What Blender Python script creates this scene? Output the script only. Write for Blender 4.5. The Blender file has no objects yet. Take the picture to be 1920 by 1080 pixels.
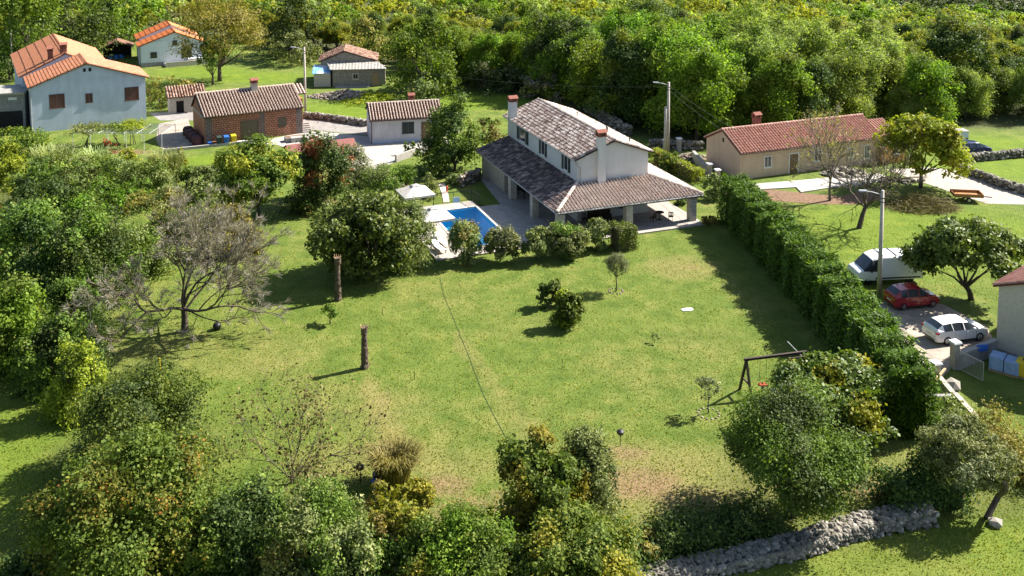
import bpy, math, random
import numpy as np
from mathutils import Vector, Matrix

R = math.radians
sc = bpy.context.scene
COL = sc.collection

# ------------------------------------------------------------------ camera, sky, sun, exposure
F, YH, PITCH, CAMH = 1900., -230., R(5.5), 32.          # focal length in photo pixels, horizon row, tilt, height
Y0 = YH + F*math.tan(PITCH)
cd = bpy.data.cameras.new("camera"); cam = bpy.data.objects.new("camera", cd); COL.objects.link(cam)
cam.location = (0, 0, CAMH); cam.rotation_euler = (R(90)-PITCH, 0, 0)
cd.sensor_width = 36.; cd.lens = F/1920*36; cd.shift_y = -(540-Y0)/1920; cd.clip_end = 6000; cd.clip_start = .5
sc.camera = cam
SUN_EL, SUN_AZ = R(41), math.atan2(.902, .431)          # azimuth from +Y towards +X
w = bpy.data.worlds.new("World"); sc.world = w; w.use_nodes = True
nt = w.node_tree; bg = nt.nodes["Background"]; sky = nt.nodes.new("ShaderNodeTexSky")
sky.sky_type = 'NISHITA'; sky.sun_disc = False; sky.sun_elevation = SUN_EL; sky.sun_rotation = SUN_AZ
nt.links.new(sky.outputs[0], bg.inputs[0]); bg.inputs[1].default_value = .062
sd = bpy.data.lights.new("sun", 'SUN'); sun = bpy.data.objects.new("sun", sd); COL.objects.link(sun)
sd.energy = 5.; sd.angle = R(.5); sd.color = (1, .945, .86)
SD = Vector((math.sin(SUN_AZ)*math.cos(SUN_EL), math.cos(SUN_AZ)*math.cos(SUN_EL), math.sin(SUN_EL)))
sun.rotation_euler = SD.to_track_quat('Z', 'Y').to_euler(); sun.location = (60, 60, 80)
vs = sc.view_settings; vs.view_transform = 'Standard'; vs.look = 'None'; vs.gamma = 1; vs.exposure = 1.62
sc.cycles.max_bounces = 6; sc.cycles.transparent_max_bounces = 8; sc.cycles.diffuse_bounces = 3

def G(px, py, z=0.):                                     # photo pixel -> world point at height z
    u = px-960.; v = py-Y0
    dy = F*math.cos(PITCH)-v*math.sin(PITCH); dz = -F*math.sin(PITCH)-v*math.cos(PITCH)
    t = (z-CAMH)/dz
    return Vector((u*t, dy*t, z))
def P(x, y, z):
    d = z-CAMH; c = math.cos(PITCH); s = math.sin(PITCH)
    dep = y*c-d*s
    return 960+F*x/dep, Y0-F*(y*s+d*c)/dep
def pxm(p):                                              # photo pixels per metre at a world point
    return F/(p[1]*math.cos(PITCH)-(p[2]-CAMH)*math.sin(PITCH))

def sstep(a, b, t):
    t = np.clip((t-a)/(b-a), 0, 1); return t*t*(3-2*t)
def terrain(x, y):
    x = np.asarray(x, float); y = np.asarray(y, float)
    r = x/np.maximum(y, 1.)
    z = sstep(165, 270, y)*np.clip(4.5-21.5*r, -9, 11)
    z = z-sstep(252, 620, y)*72+sstep(760, 1700, y)*95
    return z

# ------------------------------------------------------------------ tags and mesh building
def tag(o, label=None, cat=None, group=None, kind=None):
    if label: o['label'] = label
    if cat:
        o['category'] = cat; kind = kind or 'thing'
    if group: o['group'] = group
    if kind: o['kind'] = kind
    return o
def empty(name, loc, rz, label, cat, group=None):
    o = bpy.data.objects.new(name, None); COL.objects.link(o)
    o.location = loc; o.rotation_euler = (0, 0, rz); o.empty_display_size = .3
    return tag(o, label, cat, group)
def npmesh(name, V, Fc, mat, parent=None, tint=None, smooth=False, loc=None):
    """V n x 3, Fc m x k (all faces the same size)"""
    V = np.asarray(V, np.float32); Fc = np.asarray(Fc, np.int32)
    me = bpy.data.meshes.new(name); m, k = Fc.shape
    me.vertices.add(len(V)); me.vertices.foreach_set('co', V.ravel())
    me.loops.add(m*k); me.loops.foreach_set('vertex_index', Fc.ravel())
    me.polygons.add(m); me.polygons.foreach_set('loop_start', np.arange(0, m*k, k, dtype=np.int32))
    if smooth: me.polygons.foreach_set('use_smooth', np.ones(m, bool))
    if tint is not None:
        a = me.attributes.new('tint', 'FLOAT', 'FACE'); a.data.foreach_set('value', np.asarray(tint, np.float32))
    me.update(calc_edges=True); me.validate()
    me.materials.append(mat)
    o = bpy.data.objects.new(name, me); COL.objects.link(o)
    if parent: o.parent = parent
    if loc is not None: o.location = loc
    return o

class MB:
    def __init__(s): s.v = []; s.f = []; s.t = []
    def face(s, pts, t=.5):
        n = len(s.v); s.v += [tuple(p) for p in pts]; s.f.append(tuple(range(n, n+len(pts)))); s.t.append(t)
    def mesh(s, V, Fc, t=.5):
        n = len(s.v); s.v += [tuple(p) for p in V]
        for f in Fc: s.f.append(tuple(i+n for i in f)); s.t.append(t)
        return s
    def box(s, a, b, t=.5, rz=0., pivot=None):
        x0, y0, z0 = a; x1, y1, z1 = b
        V = [(x0,y0,z0),(x1,y0,z0),(x1,y1,z0),(x0,y1,z0),(x0,y0,z1),(x1,y0,z1),(x1,y1,z1),(x0,y1,z1)]
        if rz:
            cx, cy = pivot or ((x0+x1)/2, (y0+y1)/2); c, q = math.cos(rz), math.sin(rz)
            V = [(cx+(x-cx)*c-(y-cy)*q, cy+(x-cx)*q+(y-cy)*c, z) for x, y, z in V]
        return s.mesh(V, [(3,2,1,0),(4,5,6,7),(0,1,5,4),(1,2,6,5),(2,3,7,6),(3,0,4,7)], t)
    def prism(s, poly, z0, z1, t=.5):
        n = len(poly)
        V = [(p[0],p[1],z0) for p in poly]+[(p[0],p[1],z1) for p in poly]
        Fc = [tuple(range(n-1,-1,-1)), tuple(range(n,2*n))]+[(i,(i+1)%n,n+(i+1)%n,n+i) for i in range(n)]
        return s.mesh(V, Fc, t)
    def tube(s, pts, rad, n=8, t=.5, caps=True):
        pts = [Vector(p) for p in pts]
        if not hasattr(rad, '__len__'): rad = [rad]*len(pts)
        V = []; Fc = []; last = None
        for i, p in enumerate(pts):
            d = (pts[min(i+1,len(pts)-1)]-pts[max(i-1,0)]).normalized()
            if last is None: x = d.orthogonal().normalized()
            else: x = (last-d*last.dot(d)).normalized()
            last = x; y = d.cross(x)
            for k in range(n):
                a = 2*math.pi*k/n; V.append(p+(x*math.cos(a)+y*math.sin(a))*rad[i])
            if i:
                for k in range(n):
                    a, b = (i-1)*n+k, (i-1)*n+(k+1)%n; Fc.append((a, b, b+n, a+n))
        if caps: Fc += [tuple(range(n-1,-1,-1)), tuple(range(len(V)-n, len(V)))]
        return s.mesh(V, Fc, t)
    def bar(s, p, q, w, h=None, t=.5):                    # square bar between two points
        p = Vector(p); q = Vector(q); d = (q-p).normalized(); h = h or w
        up = Vector((0,0,1)) if abs(d.z) < .95 else Vector((1,0,0))
        x = d.cross(up).normalized()*w/2; y = x.cross(d).normalized()*h/2
        V = [p-x-y, p+x-y, p+x+y, p-x+y, q-x-y, q+x-y, q+x+y, q-x+y]
        return s.mesh(V, [(3,2,1,0),(4,5,6,7),(0,1,5,4),(1,2,6,5),(2,3,7,6),(3,0,4,7)], t)
    def lathe(s, prof, c=(0,0,0), n=14, t=.5):            # profile of (r, z)
        V = []; Fc = []
        for r, z in prof:
            for k in range(n):
                a = 2*math.pi*k/n; V.append((c[0]+r*math.cos(a), c[1]+r*math.sin(a), c[2]+z))
        for i in range(len(prof)-1):
            for k in range(n):
                a, b = i*n+k, i*n+(k+1)%n; Fc.append((a, b, b+n, a+n))
        Fc += [tuple(range(n-1,-1,-1)), tuple(range(len(V)-n, len(V)))]
        return s.mesh(V, Fc, t)
    def rock(s, c, r, rng, t=.5, flat=.7):
        ico = ICO; V = [(c[0]+x*r*(.75+.5*rng.random()), c[1]+y*r*(.75+.5*rng.random()), c[2]+z*r*flat*(.75+.5*rng.random())) for x,y,z in ico[0]]
        return s.mesh(V, ico[1], t)
    def build(s, name, mat, parent=None, smooth=False, bevel=0., loc=None, rz=None):
        me = bpy.data.meshes.new(name); me.from_pydata(s.v, [], s.f); me.update()
        a = me.attributes.new('tint', 'FLOAT', 'FACE'); a.data.foreach_set('value', np.array(s.t, np.float32))
        if smooth: me.polygons.foreach_set('use_smooth', np.ones(len(s.f), bool))
        me.materials.append(mat)
        o = bpy.data.objects.new(name, me); COL.objects.link(o)
        if parent: o.parent = parent
        if loc is not None: o.location = loc
        if rz is not None: o.rotation_euler = (0, 0, rz)
        if bevel:
            b = o.modifiers.new('bevel', 'BEVEL'); b.width = bevel; b.segments = 2; b.limit_method = 'ANGLE'
        return o
def _ico():
    p = (1+5**.5)/2
    V = [(-1,p,0),(1,p,0),(-1,-p,0),(1,-p,0),(0,-1,p),(0,1,p),(0,-1,-p),(0,1,-p),(p,0,-1),(p,0,1),(-p,0,-1),(-p,0,1)]
    n = math.sqrt(1+p*p); V = [(a/n,b/n,c/n) for a,b,c in V]
    Fc = [(0,11,5),(0,5,1),(0,1,7),(0,7,10),(0,10,11),(1,5,9),(5,11,4),(11,10,2),(10,7,6),(7,1,8),(3,9,4),(3,4,2),(3,2,6),(3,6,8),(3,8,9),(4,9,5),(2,4,11),(6,2,10),(8,6,7),(9,8,1)]
    return V, Fc
ICO = _ico()

# ------------------------------------------------------------------ materials
def newmat(name):
    m = bpy.data.materials.new(name); m.use_nodes = True
    nt = m.node_tree; return m, nt, nt.nodes['Principled BSDF']
def node(nt, typ, **kw):
    n = nt.nodes.new(typ)
    for k, v in kw.items():
        if isinstance(k, str) and k.startswith('i_'): n.inputs[k[2:].replace('_', ' ')].default_value = v
        else: setattr(n, k, v)
    return n
def ramp(nt, src, stops, interp='LINEAR'):
    r = nt.nodes.new('ShaderNodeValToRGB'); cr = r.color_ramp; cr.interpolation = interp
    while len(cr.elements) < len(stops): cr.elements.new(.5)
    for e, (p, c) in zip(cr.elements, stops): e.position = p; e.color = (*c, 1)
    nt.links.new(src, r.inputs[0]); return r.outputs[0]
def noise(nt, scale, detail=4, rough=.6, vec=None):
    if vec is None:
        tc = nt.nodes.new('ShaderNodeTexCoord'); vec = tc.outputs['Object']
    n = nt.nodes.new('ShaderNodeTexNoise'); n.inputs['Scale'].default_value = scale
    n.inputs['Detail'].default_value = detail; n.inputs['Roughness'].default_value = rough
    nt.links.new(vec, n.inputs['Vector']); return n.outputs['Fac']
def mixc(nt, fac, a, b, blend='MIX'):
    m = nt.nodes.new('ShaderNodeMix'); m.data_type = 'RGBA'; m.blend_type = blend
    for s, i in ((fac, 0), (a, 6), (b, 7)):
        if hasattr(s, 'is_linked'): nt.links.new(s, m.inputs[i])
        elif i == 0: m.inputs[0].default_value = s
        else: m.inputs[i].default_value = (*s, 1)
    return m.outputs[2]
def mth(nt, op, a, b=None, clamp=False):
    m = nt.nodes.new('ShaderNodeMath'); m.operation = op; m.use_clamp = clamp
    for i, s in enumerate((a, b)):
        if s is None: continue
        if hasattr(s, 'is_linked'): nt.links.new(s, m.inputs[i])
        else: m.inputs[i].default_value = s
    return m.outputs[0]
def bump(nt, bsdf, h, strength=.3, dist=.05):
    b = nt.nodes.new('ShaderNodeBump'); b.inputs['Strength'].default_value = strength; b.inputs['Distance'].default_value = dist
    nt.links.new(h, b.inputs['Height']); nt.links.new(b.outputs[0], bsdf.inputs['Normal'])
def attr(nt, name='tint'):
    a = nt.nodes.new('ShaderNodeAttribute'); a.attribute_name = name; return a.outputs['Fac']
def plain(name, c1, c2=None, rough=.8, scale=2., bs=0., bd=.02, metal=0., spec=.4, coat=0., lo=.35, hi=.65):
    m, nt, b = newmat(name); c2 = c2 or tuple(x*.8 for x in c1)
    nt.links.new(ramp(nt, noise(nt, scale, 5, .65), [(lo, c2), (hi, c1)]), b.inputs['Base Color'])
    b.inputs['Roughness'].default_value = rough; b.inputs['Metallic'].default_value = metal
    b.inputs['Specular IOR Level'].default_value = spec; b.inputs['Coat Weight'].default_value = coat
    if bs: bump(nt, b, noise(nt, bs, 4), .4, bd)
    return m
def rendered(name, c1, c2, streak=.8):
    m, nt, b = newmat(name); tc = nt.nodes.new('ShaderNodeTexCoord'); mp = nt.nodes.new('ShaderNodeMapping'); mp.inputs['Scale'].default_value = (2.2, 2.2, .22); nt.links.new(tc.outputs['Object'], mp.inputs[0])
    c = ramp(nt, noise(nt, .7, 5, .65), [(.32, c2), (.66, c1)]); st = ramp(nt, noise(nt, .8, 4, .6, mp.outputs[0]), [(.34, (streak,)*3), (.62, (1, 1, 1))])
    nt.links.new(mixc(nt, 1., c, st, 'MULTIPLY'), b.inputs['Base Color']); b.inputs['Roughness'].default_value = .92; b.inputs['Specular IOR Level'].default_value = .25; bump(nt, b, noise(nt, 18, 4), .35, .006); return m
def tinted(name, stops, rough=.85, spec=.3, bs=0., bd=.02, nscale=0., namt=.35):
    m, nt, b = newmat(name); c = ramp(nt, attr(nt), stops)
    if nscale:
        n = noise(nt, nscale, 5, .7)
        c = mixc(nt, namt, c, ramp(nt, n, [(.3, (.25, .25, .25)), (.7, (1, 1, 1))]), 'MULTIPLY')
    nt.links.new(c, b.inputs['Base Color'])
    b.inputs['Roughness'].default_value = rough; b.inputs['Specular IOR Level'].default_value = spec
    if bs: bump(nt, b, noise(nt, bs, 4), .4, bd)
    return m
def leafmat(name, stops, trans=.38, rough=.6, gl=.15, k=(1.6, 1.5, 1.1)):
    trans *= .8
    stops = [(p, tuple(min(.5, c*q) for c, q in zip(col, k))) for p, col in stops]
    m, nt, b = newmat(name)
    oi = nt.nodes.new('ShaderNodeObjectInfo')
    c = ramp(nt, attr(nt), stops)
    hs = nt.nodes.new('ShaderNodeHueSaturation')
    nt.links.new(mth(nt, 'ADD', mth(nt, 'MULTIPLY', oi.outputs['Random'], .035), .483), hs.inputs['Hue'])
    nt.links.new(mth(nt, 'ADD', mth(nt, 'MULTIPLY', oi.outputs['Random'], .4), .8), hs.inputs['Value'])
    nt.links.new(c, hs.inputs['Color']); c = hs.outputs[0]
    nt.links.new(c, b.inputs['Base Color']); b.inputs['Roughness'].default_value = rough
    b.inputs['Specular IOR Level'].default_value = gl
    t = nt.nodes.new('ShaderNodeBsdfTranslucent')
    tcol = mixc(nt, 1., c, (1.25, 1.3, .55), 'MULTIPLY'); nt.links.new(tcol, t.inputs[0])
    mx = nt.nodes.new('ShaderNodeMixShader'); mx.inputs[0].default_value = trans
    nt.links.new(b.outputs[0], mx.inputs[1]); nt.links.new(t.outputs[0], mx.inputs[2])
    nt.links.new(mx.outputs[0], nt.nodes['Material Output'].inputs[0])
    return m

LEAF = {
 'mid':    leafmat('leaf_mid_green', [(0,(.035,.062,.012)),(.5,(.072,.114,.022)),(.85,(.118,.155,.033)),(1,(.17,.185,.05))]),
 'dark':   leafmat('leaf_dark_green', [(0,(.018,.036,.012)),(.5,(.040,.068,.020)),(.85,(.080,.115,.030)),(1,(.14,.16,.06))], trans=.28),
 'vivid':  leafmat('leaf_vivid_green', [(0,(.048,.092,.012)),(.5,(.092,.160,.020)),(.85,(.150,.215,.032)),(1,(.20,.25,.05))], trans=.45),
 'grey':   leafmat('leaf_grey_green', [(0,(.060,.085,.035)),(.5,(.115,.145,.062)),(.85,(.170,.195,.095)),(1,(.25,.26,.15))], trans=.35),
 'olive':  leafmat('leaf_olive_silver', [(0,(.055,.075,.040)),(.5,(.110,.130,.075)),(.85,(.170,.185,.115)),(1,(.27,.28,.20))], trans=.22),
 'yellow': leafmat('leaf_yellow_green', [(0,(.075,.085,.012)),(.5,(.150,.155,.022)),(.85,(.215,.205,.035)),(1,(.27,.23,.05))], trans=.42),
 'lime':   leafmat('leaf_lime', [(0,(.085,.120,.014)),(.5,(.160,.210,.025)),(.85,(.24,.28,.04)),(1,(.30,.31,.06))], trans=.45),
 'ochre':  leafmat('leaf_ochre', [(0,(.085,.085,.03)),(.5,(.150,.135,.045)),(.85,(.205,.18,.07)),(1,(.26,.22,.11))], trans=.35),
 'maple':  leafmat('leaf_turning_maple', [(0,(.045,.07,.015)),(.45,(.095,.125,.025)),(.68,(.15,.16,.035)),(.82,(.24,.16,.03)),(1,(.34,.15,.05))], trans=.38),
 'red':    leafmat('leaf_red', [(0,(.08,.02,.015)),(.5,(.19,.055,.035)),(1,(.33,.13,.08))], trans=.3),
 'fig':    leafmat('leaf_fig', [(0,(.030,.055,.012)),(.5,(.068,.105,.022)),(.85,(.125,.16,.035)),(1,(.21,.22,.08))], trans=.34, rough=.5, gl=.25),
 'conifer':leafmat('leaf_conifer', [(0,(.018,.034,.006)),(.5,(.046,.080,.011)),(.85,(.082,.128,.016)),(1,(.12,.165,.024))], trans=.36),
 'reed':   leafmat('leaf_reed', [(0,(.09,.13,.06)),(.5,(.16,.20,.10)),(1,(.30,.32,.20))], trans=.35),
 'wvivid': leafmat('wood_leaf_bright', [(0,(.060,.100,.012)),(.5,(.098,.160,.022)),(.85,(.155,.225,.036)),(1,(.22,.27,.06))], trans=.6, k=(1.65,1.6,1.2)),
 'wgrey':  leafmat('wood_leaf_feathery', [(0,(.075,.105,.036)),(.5,(.135,.170,.060)),(.85,(.195,.225,.09)),(1,(.27,.29,.14))], trans=.62, k=(1.85,1.8,1.3)),
 'wyellow':leafmat('wood_leaf_yellowish', [(0,(.095,.100,.014)),(.5,(.180,.175,.022)),(.85,(.25,.235,.035)),(1,(.28,.25,.05))], trans=.55, k=(1.45,1.5,1.1)),
 'wmid':   leafmat('wood_leaf_mid', [(0,(.045,.075,.012)),(.5,(.090,.130,.020)),(.85,(.15,.185,.034)),(1,(.22,.23,.06))], trans=.5, k=(1.6,1.5,1.1)),
 'brown':  leafmat('leaf_brown', [(0,(.03,.026,.012)),(.5,(.055,.045,.02)),(1,(.11,.085,.04))], trans=.1),
 'straw':  leafmat('leaf_straw', [(0,(.075,.08,.028)),(.5,(.13,.125,.045)),(1,(.22,.20,.09))], trans=.3),
 'twig':   leafmat('leaf_dry_bud', [(0,(.11,.098,.083)),(.5,(.185,.165,.142)),(.8,(.23,.21,.17)),(1,(.21,.21,.10))], trans=.25, k=(1.35,1.35,1.3)),
}
bark = plain('bark_brown', (.11,.085,.06), (.05,.038,.028), .9, 6, 30)
bark_grey = plain('bark_grey', (.20,.175,.15), (.085,.07,.055), .9, 5, 25)
palmbark = plain('palm_fibre', (.15,.11,.075), (.045,.03,.02), .95, 7, 35, .05)

def grassmat():
    m, nt, b = newmat('grass_ground')
    tc = nt.nodes.new('ShaderNodeTexCoord'); v = tc.outputs['Object']
    big = noise(nt, .09, 4, .55, v); mid = noise(nt, .55, 5, .6, v); fine = noise(nt, 5.5, 4, .7, v)
    g = ramp(nt, mid, [(.28,(.072,.118,.017)),(.5,(.112,.157,.026)),(.72,(.168,.195,.040))])
    dry = ramp(nt, fine, [(.3,(.19,.165,.055)),(.7,(.29,.245,.095))])
    dfac = mth(nt, 'ADD', mth(nt, 'MULTIPLY', attr(nt, 'dry'), 1.0), mth(nt, 'SUBTRACT', mth(nt, 'MULTIPLY', big, 1.6), .80))
    dfac = mth(nt, 'ADD', dfac, mth(nt, 'MULTIPLY', mth(nt, 'SUBTRACT', mid, .5), .9))
    dfac = mth(nt, 'MULTIPLY', dfac, .85, True)
    c = mixc(nt, dfac, g, dry)
    lush = ramp(nt, mid, [(.3,(.095,.155,.012)),(.7,(.155,.215,.018))])
    c = mixc(nt, attr(nt, 'lush'), c, lush)
    soil = ramp(nt, fine, [(.3,(.17,.105,.055)),(.7,(.29,.195,.11))])
    sf = mth(nt, 'ADD', mth(nt, 'MULTIPLY', attr(nt, 'dirt'), 1.9), mth(nt, 'SUBTRACT', mth(nt, 'MULTIPLY', mth(nt, 'ADD', mid, fine), .9), 1.45))
    sf = mth(nt, 'MULTIPLY', sf, 1.2, True)
    c = mixc(nt, sf, c, soil)
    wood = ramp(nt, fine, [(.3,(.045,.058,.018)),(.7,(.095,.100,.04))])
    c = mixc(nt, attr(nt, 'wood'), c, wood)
    sp = ramp(nt, noise(nt, 9., 3, .8, v), [(.36,(.45,.45,.42)),(.5,(1,1,1)),(.66,(1.25,1.22,1.1))])
    c = mixc(nt, .6, c, sp, 'MULTIPLY')
    nt.links.new(c, b.inputs['Base Color']); b.inputs['Roughness'].default_value = .9; b.inputs['Specular IOR Level'].default_value = .15
    bump(nt, b, mth(nt, 'ADD', noise(nt, 8., 5, .75, v), noise(nt, 1.2, 3, .5, v)), .9, .12)
    return m
M = {
 'grass': grassmat(),
 'concrete': plain('pale_concrete', (.37,.345,.315), (.28,.26,.235), .9, 1.3, 14, .01),
 'asphalt': plain('grey_asphalt', (.27,.25,.23), (.19,.175,.16), .95, 1.2, 25, .01),
 'paver': plain('stone_paving', (.56,.50,.43), (.44,.39,.34), .85, 1.1, 10, .01),
 'coping': plain('pool_coping', (.54,.49,.43), (.47,.42,.37), .8, 3),
 'gravel': plain('pale_gravel', (.42,.37,.32), (.25,.22,.19), .95, 5, 20, .04),
 'drive': plain('worn_driveway', (.40,.33,.26), (.23,.195,.16), .95, .9, 9, .03),
 'cream': rendered('cream_render', (.59,.58,.56), (.54,.53,.51), .95),
 'blue_render': rendered('grey_blue_render', (.47,.53,.64), (.40,.45,.55), .91),
 'white_render': plain('white_render', (.60,.66,.75), (.52,.58,.66), .9, .7, 20, .004),
 'dirty_white': rendered('stained_white_render', (.55,.53,.55), (.46,.44,.45), .86),
 'peach': rendered('peach_render', (.60,.45,.33), (.53,.39,.285), .90),
 'orange_wall': plain('orange_render', (.70,.36,.13), (.60,.30,.11), .9, .7),
 'grey_wall': plain('grey_block_wall', (.30,.29,.28), (.20,.195,.19), .95, 2, 10),
 'beige_wall': plain('beige_rough_plaster', (.53,.47,.39), (.45,.395,.325), .95, 4, 12, .02),
 'stone': plain('pale_stonework', (.48,.42,.34), (.28,.24,.195), .9, 5, 6, .05),
 'ruin': plain('old_grey_stonework', (.33,.29,.24), (.17,.145,.12), .95, 3, 6, .06),
 'rubble': tinted('rubble_stones', [(0,(.09,.07,.055)),(.5,(.24,.19,.145)),(1,(.46,.40,.33))], .95, nscale=6),
 'drystone': tinted('drystone', [(0,(.085,.075,.06)),(.5,(.21,.19,.155)),(.9,(.35,.32,.27)),(1,(.50,.47,.41))], .95, nscale=5),
 'window': plain('window_glass', (.035,.045,.055), (.02,.026,.032), .08, 2, spec=.6),
 'frame': plain('white_frame', (.68,.66,.62), (.6,.58,.55), .6),
 'shutter_brown': plain('brown_shutter', (.10,.042,.03), (.065,.028,.022), .7, 6),
 'shutter_green': plain('dark_green_shutter', (.022,.035,.030), (.014,.022,.02), .6, 6),
 'door_brown': plain('brown_wood_door', (.20,.125,.065), (.13,.08,.042), .7, 5),
 'olive_wood': plain('olive_wood_door', (.12,.10,.06), (.075,.062,.038), .7, 5),
 'metal_pale': plain('pale_metal', (.60,.60,.59), (.48,.48,.48), .5, 3, metal=.15),
 'gutter': plain('gutter_metal', (.42,.41,.40), (.33,.32,.31), .5, 3, metal=.3),
 'gutter_dark': plain('brown_gutter', (.10,.05,.04), (.06,.035,.03), .5, 3),
 'tin': plain('corrugated_tin', (.42,.40,.36), (.27,.25,.22), .6, 2, metal=.3),
 'tin_blue': plain('blue_white_sheet', (.52,.60,.68), (.15,.35,.58), .6, .6, lo=.45, hi=.55),
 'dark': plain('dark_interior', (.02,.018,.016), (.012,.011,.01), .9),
 'dark_metal': plain('dark_metal', (.03,.03,.03), (.02,.02,.02), .5, metal=.5),
 'concrete_pole': plain('concrete_pole', (.46,.41,.35), (.34,.30,.26), .9, 3, 15),
 'wire': plain('cable_black', (.05,.05,.05), None, .7),
 'umbrella': plain('cream_canvas', (.56,.515,.46), (.51,.47,.42), .9, 3),
 'wood_dark': plain('dark_stained_timber', (.055,.035,.025), (.03,.02,.015), .75, 6),
 'timber': plain('bare_timber', (.42,.28,.15), (.28,.18,.10), .8, 5),
 'trailer_wood': plain('orange_varnished_boards', (.38,.17,.05), (.25,.11,.035), .7, 4),
 'rubber': plain('tyre_rubber', (.02,.02,.02), (.014,.014,.014), .85, 8),
 'rim': plain('alloy_rim', (.55,.55,.54), (.42,.42,.42), .35, 6, metal=.8),
 'white_paint': plain('white_car_paint', (.80,.80,.78), (.76,.76,.75), .25, 1, coat=.6),
 'van_paint': plain('white_van_paint', (.78,.79,.80), (.72,.73,.75), .35, 1, coat=.3),
 'red_paint': plain('red_car_paint', (.36,.014,.022), (.30,.012,.018), .25, 1, coat=.8),
 'blue_paint': plain('navy_car_paint', (.03,.045,.13), (.02,.03,.09), .25, 1, coat=.6),
 'plastic_black': plain('black_plastic', (.02,.02,.022), (.014,.014,.015), .55),
 'tail_red': plain('tail_light_red', (.35,.01,.015), None, .2),
 'lamp_clear': plain('headlamp_clear', (.6,.6,.6), None, .15),
 'yellow': plain('yellow_plastic', (.75,.52,.02), (.65,.44,.02), .5),
 'blue_plastic': plain('blue_plastic', (.03,.14,.48), (.025,.11,.40), .5),
 'green_plastic': plain('green_plastic', (.02,.20,.07), None, .5),
 'dark_plastic': plain('dark_green_plastic', (.03,.045,.04), None, .6),
 'red_plastic': plain('red_plastic', (.50,.06,.03), None, .5),
 'blue_wrap': plain('pale_blue_wrap', (.28,.40,.58), (.20,.30,.47), .5, 3, 8, .05),
 'white': plain('white_matt', (.75,.74,.72), None, .7),
 'terracotta': plain('terracotta_chimney', (.27,.10,.065), (.17,.06,.045), .9, 6),
 'maroon': plain('maroon_drum', (.085,.03,.032), (.055,.02,.022), .7),
 'red_soil': plain('red_soil', (.20,.115,.065), (.12,.07,.042), .95, 3, 12, .06),
 'hose': plain('green_hose', (.035,.11,.05), (.03,.09,.04), .6),
 'redroof': plain('red_sheet_roof', (.24,.085,.07), (.17,.06,.05), .8, 4),
 'pooltile': plain('pool_mosaic', (.16,.62,.86), (.11,.54,.80), .4, 9),
}
def watermat():
    m, nt, b = newmat('pool_water')
    for n in list(nt.nodes):
        if n.type != 'OUTPUT_MATERIAL': nt.nodes.remove(n)
    t = node(nt, 'ShaderNodeBsdfTransparent'); t.inputs[0].default_value = (.46, .90, 1, 1)
    g = node(nt, 'ShaderNodeBsdfGlossy'); g.inputs['Roughness'].default_value = .04
    fr = node(nt, 'ShaderNodeFresnel'); fr.inputs[0].default_value = 1.33
    bp = node(nt, 'ShaderNodeBump'); bp.inputs['Strength'].default_value = .5; bp.inputs['Distance'].default_value = .03
    nt.links.new(noise(nt, 3.5, 3), bp.inputs['Height']); nt.links.new(bp.outputs[0], g.inputs['Normal']); nt.links.new(bp.outputs[0], fr.inputs['Normal'])
    mx = node(nt, 'ShaderNodeMixShader'); nt.links.new(fr.outputs[0], mx.inputs[0]); nt.links.new(t.outputs[0], mx.inputs[1]); nt.links.new(g.outputs[0], mx.inputs[2])
    nt.links.new(mx.outputs[0], nt.nodes['Material Output'].inputs[0]); return m
M['water'] = watermat()
def brickmat(name, c1, c2, mortar, bw=.30, bh=.20, ms=.02):
    m, nt, b = newmat(name)
    tc = nt.nodes.new('ShaderNodeTexCoord'); sx = nt.nodes.new('ShaderNodeSeparateXYZ'); nt.links.new(tc.outputs['Object'], sx.inputs[0])
    cx = nt.nodes.new('ShaderNodeCombineXYZ')
    nt.links.new(mth(nt, 'ADD', sx.outputs[0], sx.outputs[1]), cx.inputs[0]); nt.links.new(sx.outputs[2], cx.inputs[1])
    br = nt.nodes.new('ShaderNodeTexBrick'); nt.links.new(cx.outputs[0], br.inputs[0])
    br.inputs['Color1'].default_value = (*c1, 1); br.inputs['Color2'].default_value = (*c2, 1); br.inputs['Mortar'].default_value = (*mortar, 1)
    br.inputs['Scale'].default_value = 1; br.inputs['Brick Width'].default_value = bw; br.inputs['Row Height'].default_value = bh
    br.inputs['Mortar Size'].default_value = ms; br.inputs['Bias'].default_value = -.1
    c = mixc(nt, .5, br.outputs[0], ramp(nt, noise(nt, 1.5, 5), [(.3,(.55,.55,.55)),(.7,(1.1,1.1,1.1))]), 'MULTIPLY')
    nt.links.new(c, b.inputs['Base Color']); b.inputs['Roughness'].default_value = .9
    bump(nt, b, mth(nt, 'SUBTRACT', 1., br.outputs['Fac']), .5, .02)
    return m
def slabmat(name, c1, c2, joint, w_=.9, h_=.6):
    m = brickmat(name, c1, c2, joint, w_, h_, .012); nt = m.node_tree
    for n in nt.nodes:
        if n.type == 'TEX_BRICK': nt.links.new(next(q for q in nt.nodes if q.type == 'TEX_COORD').outputs['Object'], n.inputs[0])
    return m
M['paver'] = slabmat('stone_paving', (.38,.34,.30), (.33,.295,.26), (.21,.185,.16)); M['concrete_slab'] = slabmat('concrete_slabs', (.40,.375,.34), (.35,.325,.295), (.19,.17,.15), 2.6, 2.2)
M['brick'] = brickmat('red_hollow_brick', (.48,.21,.12), (.37,.15,.085), (.075,.042,.033), .40, .26, .035)
M['brick_side'] = brickmat('orange_brick', (.46,.19,.085), (.38,.15,.07), (.24,.11,.06), .34, .24, .012)
M['brick_grey'] = brickmat('grey_quoin_brick', (.22,.165,.14), (.17,.125,.11), (.06,.05,.045), .5, .24, .03)
M['ashlar'] = brickmat('stone_block_pillar', (.58,.52,.44), (.46,.40,.34), (.28,.25,.21), .34, .2, .012)
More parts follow.
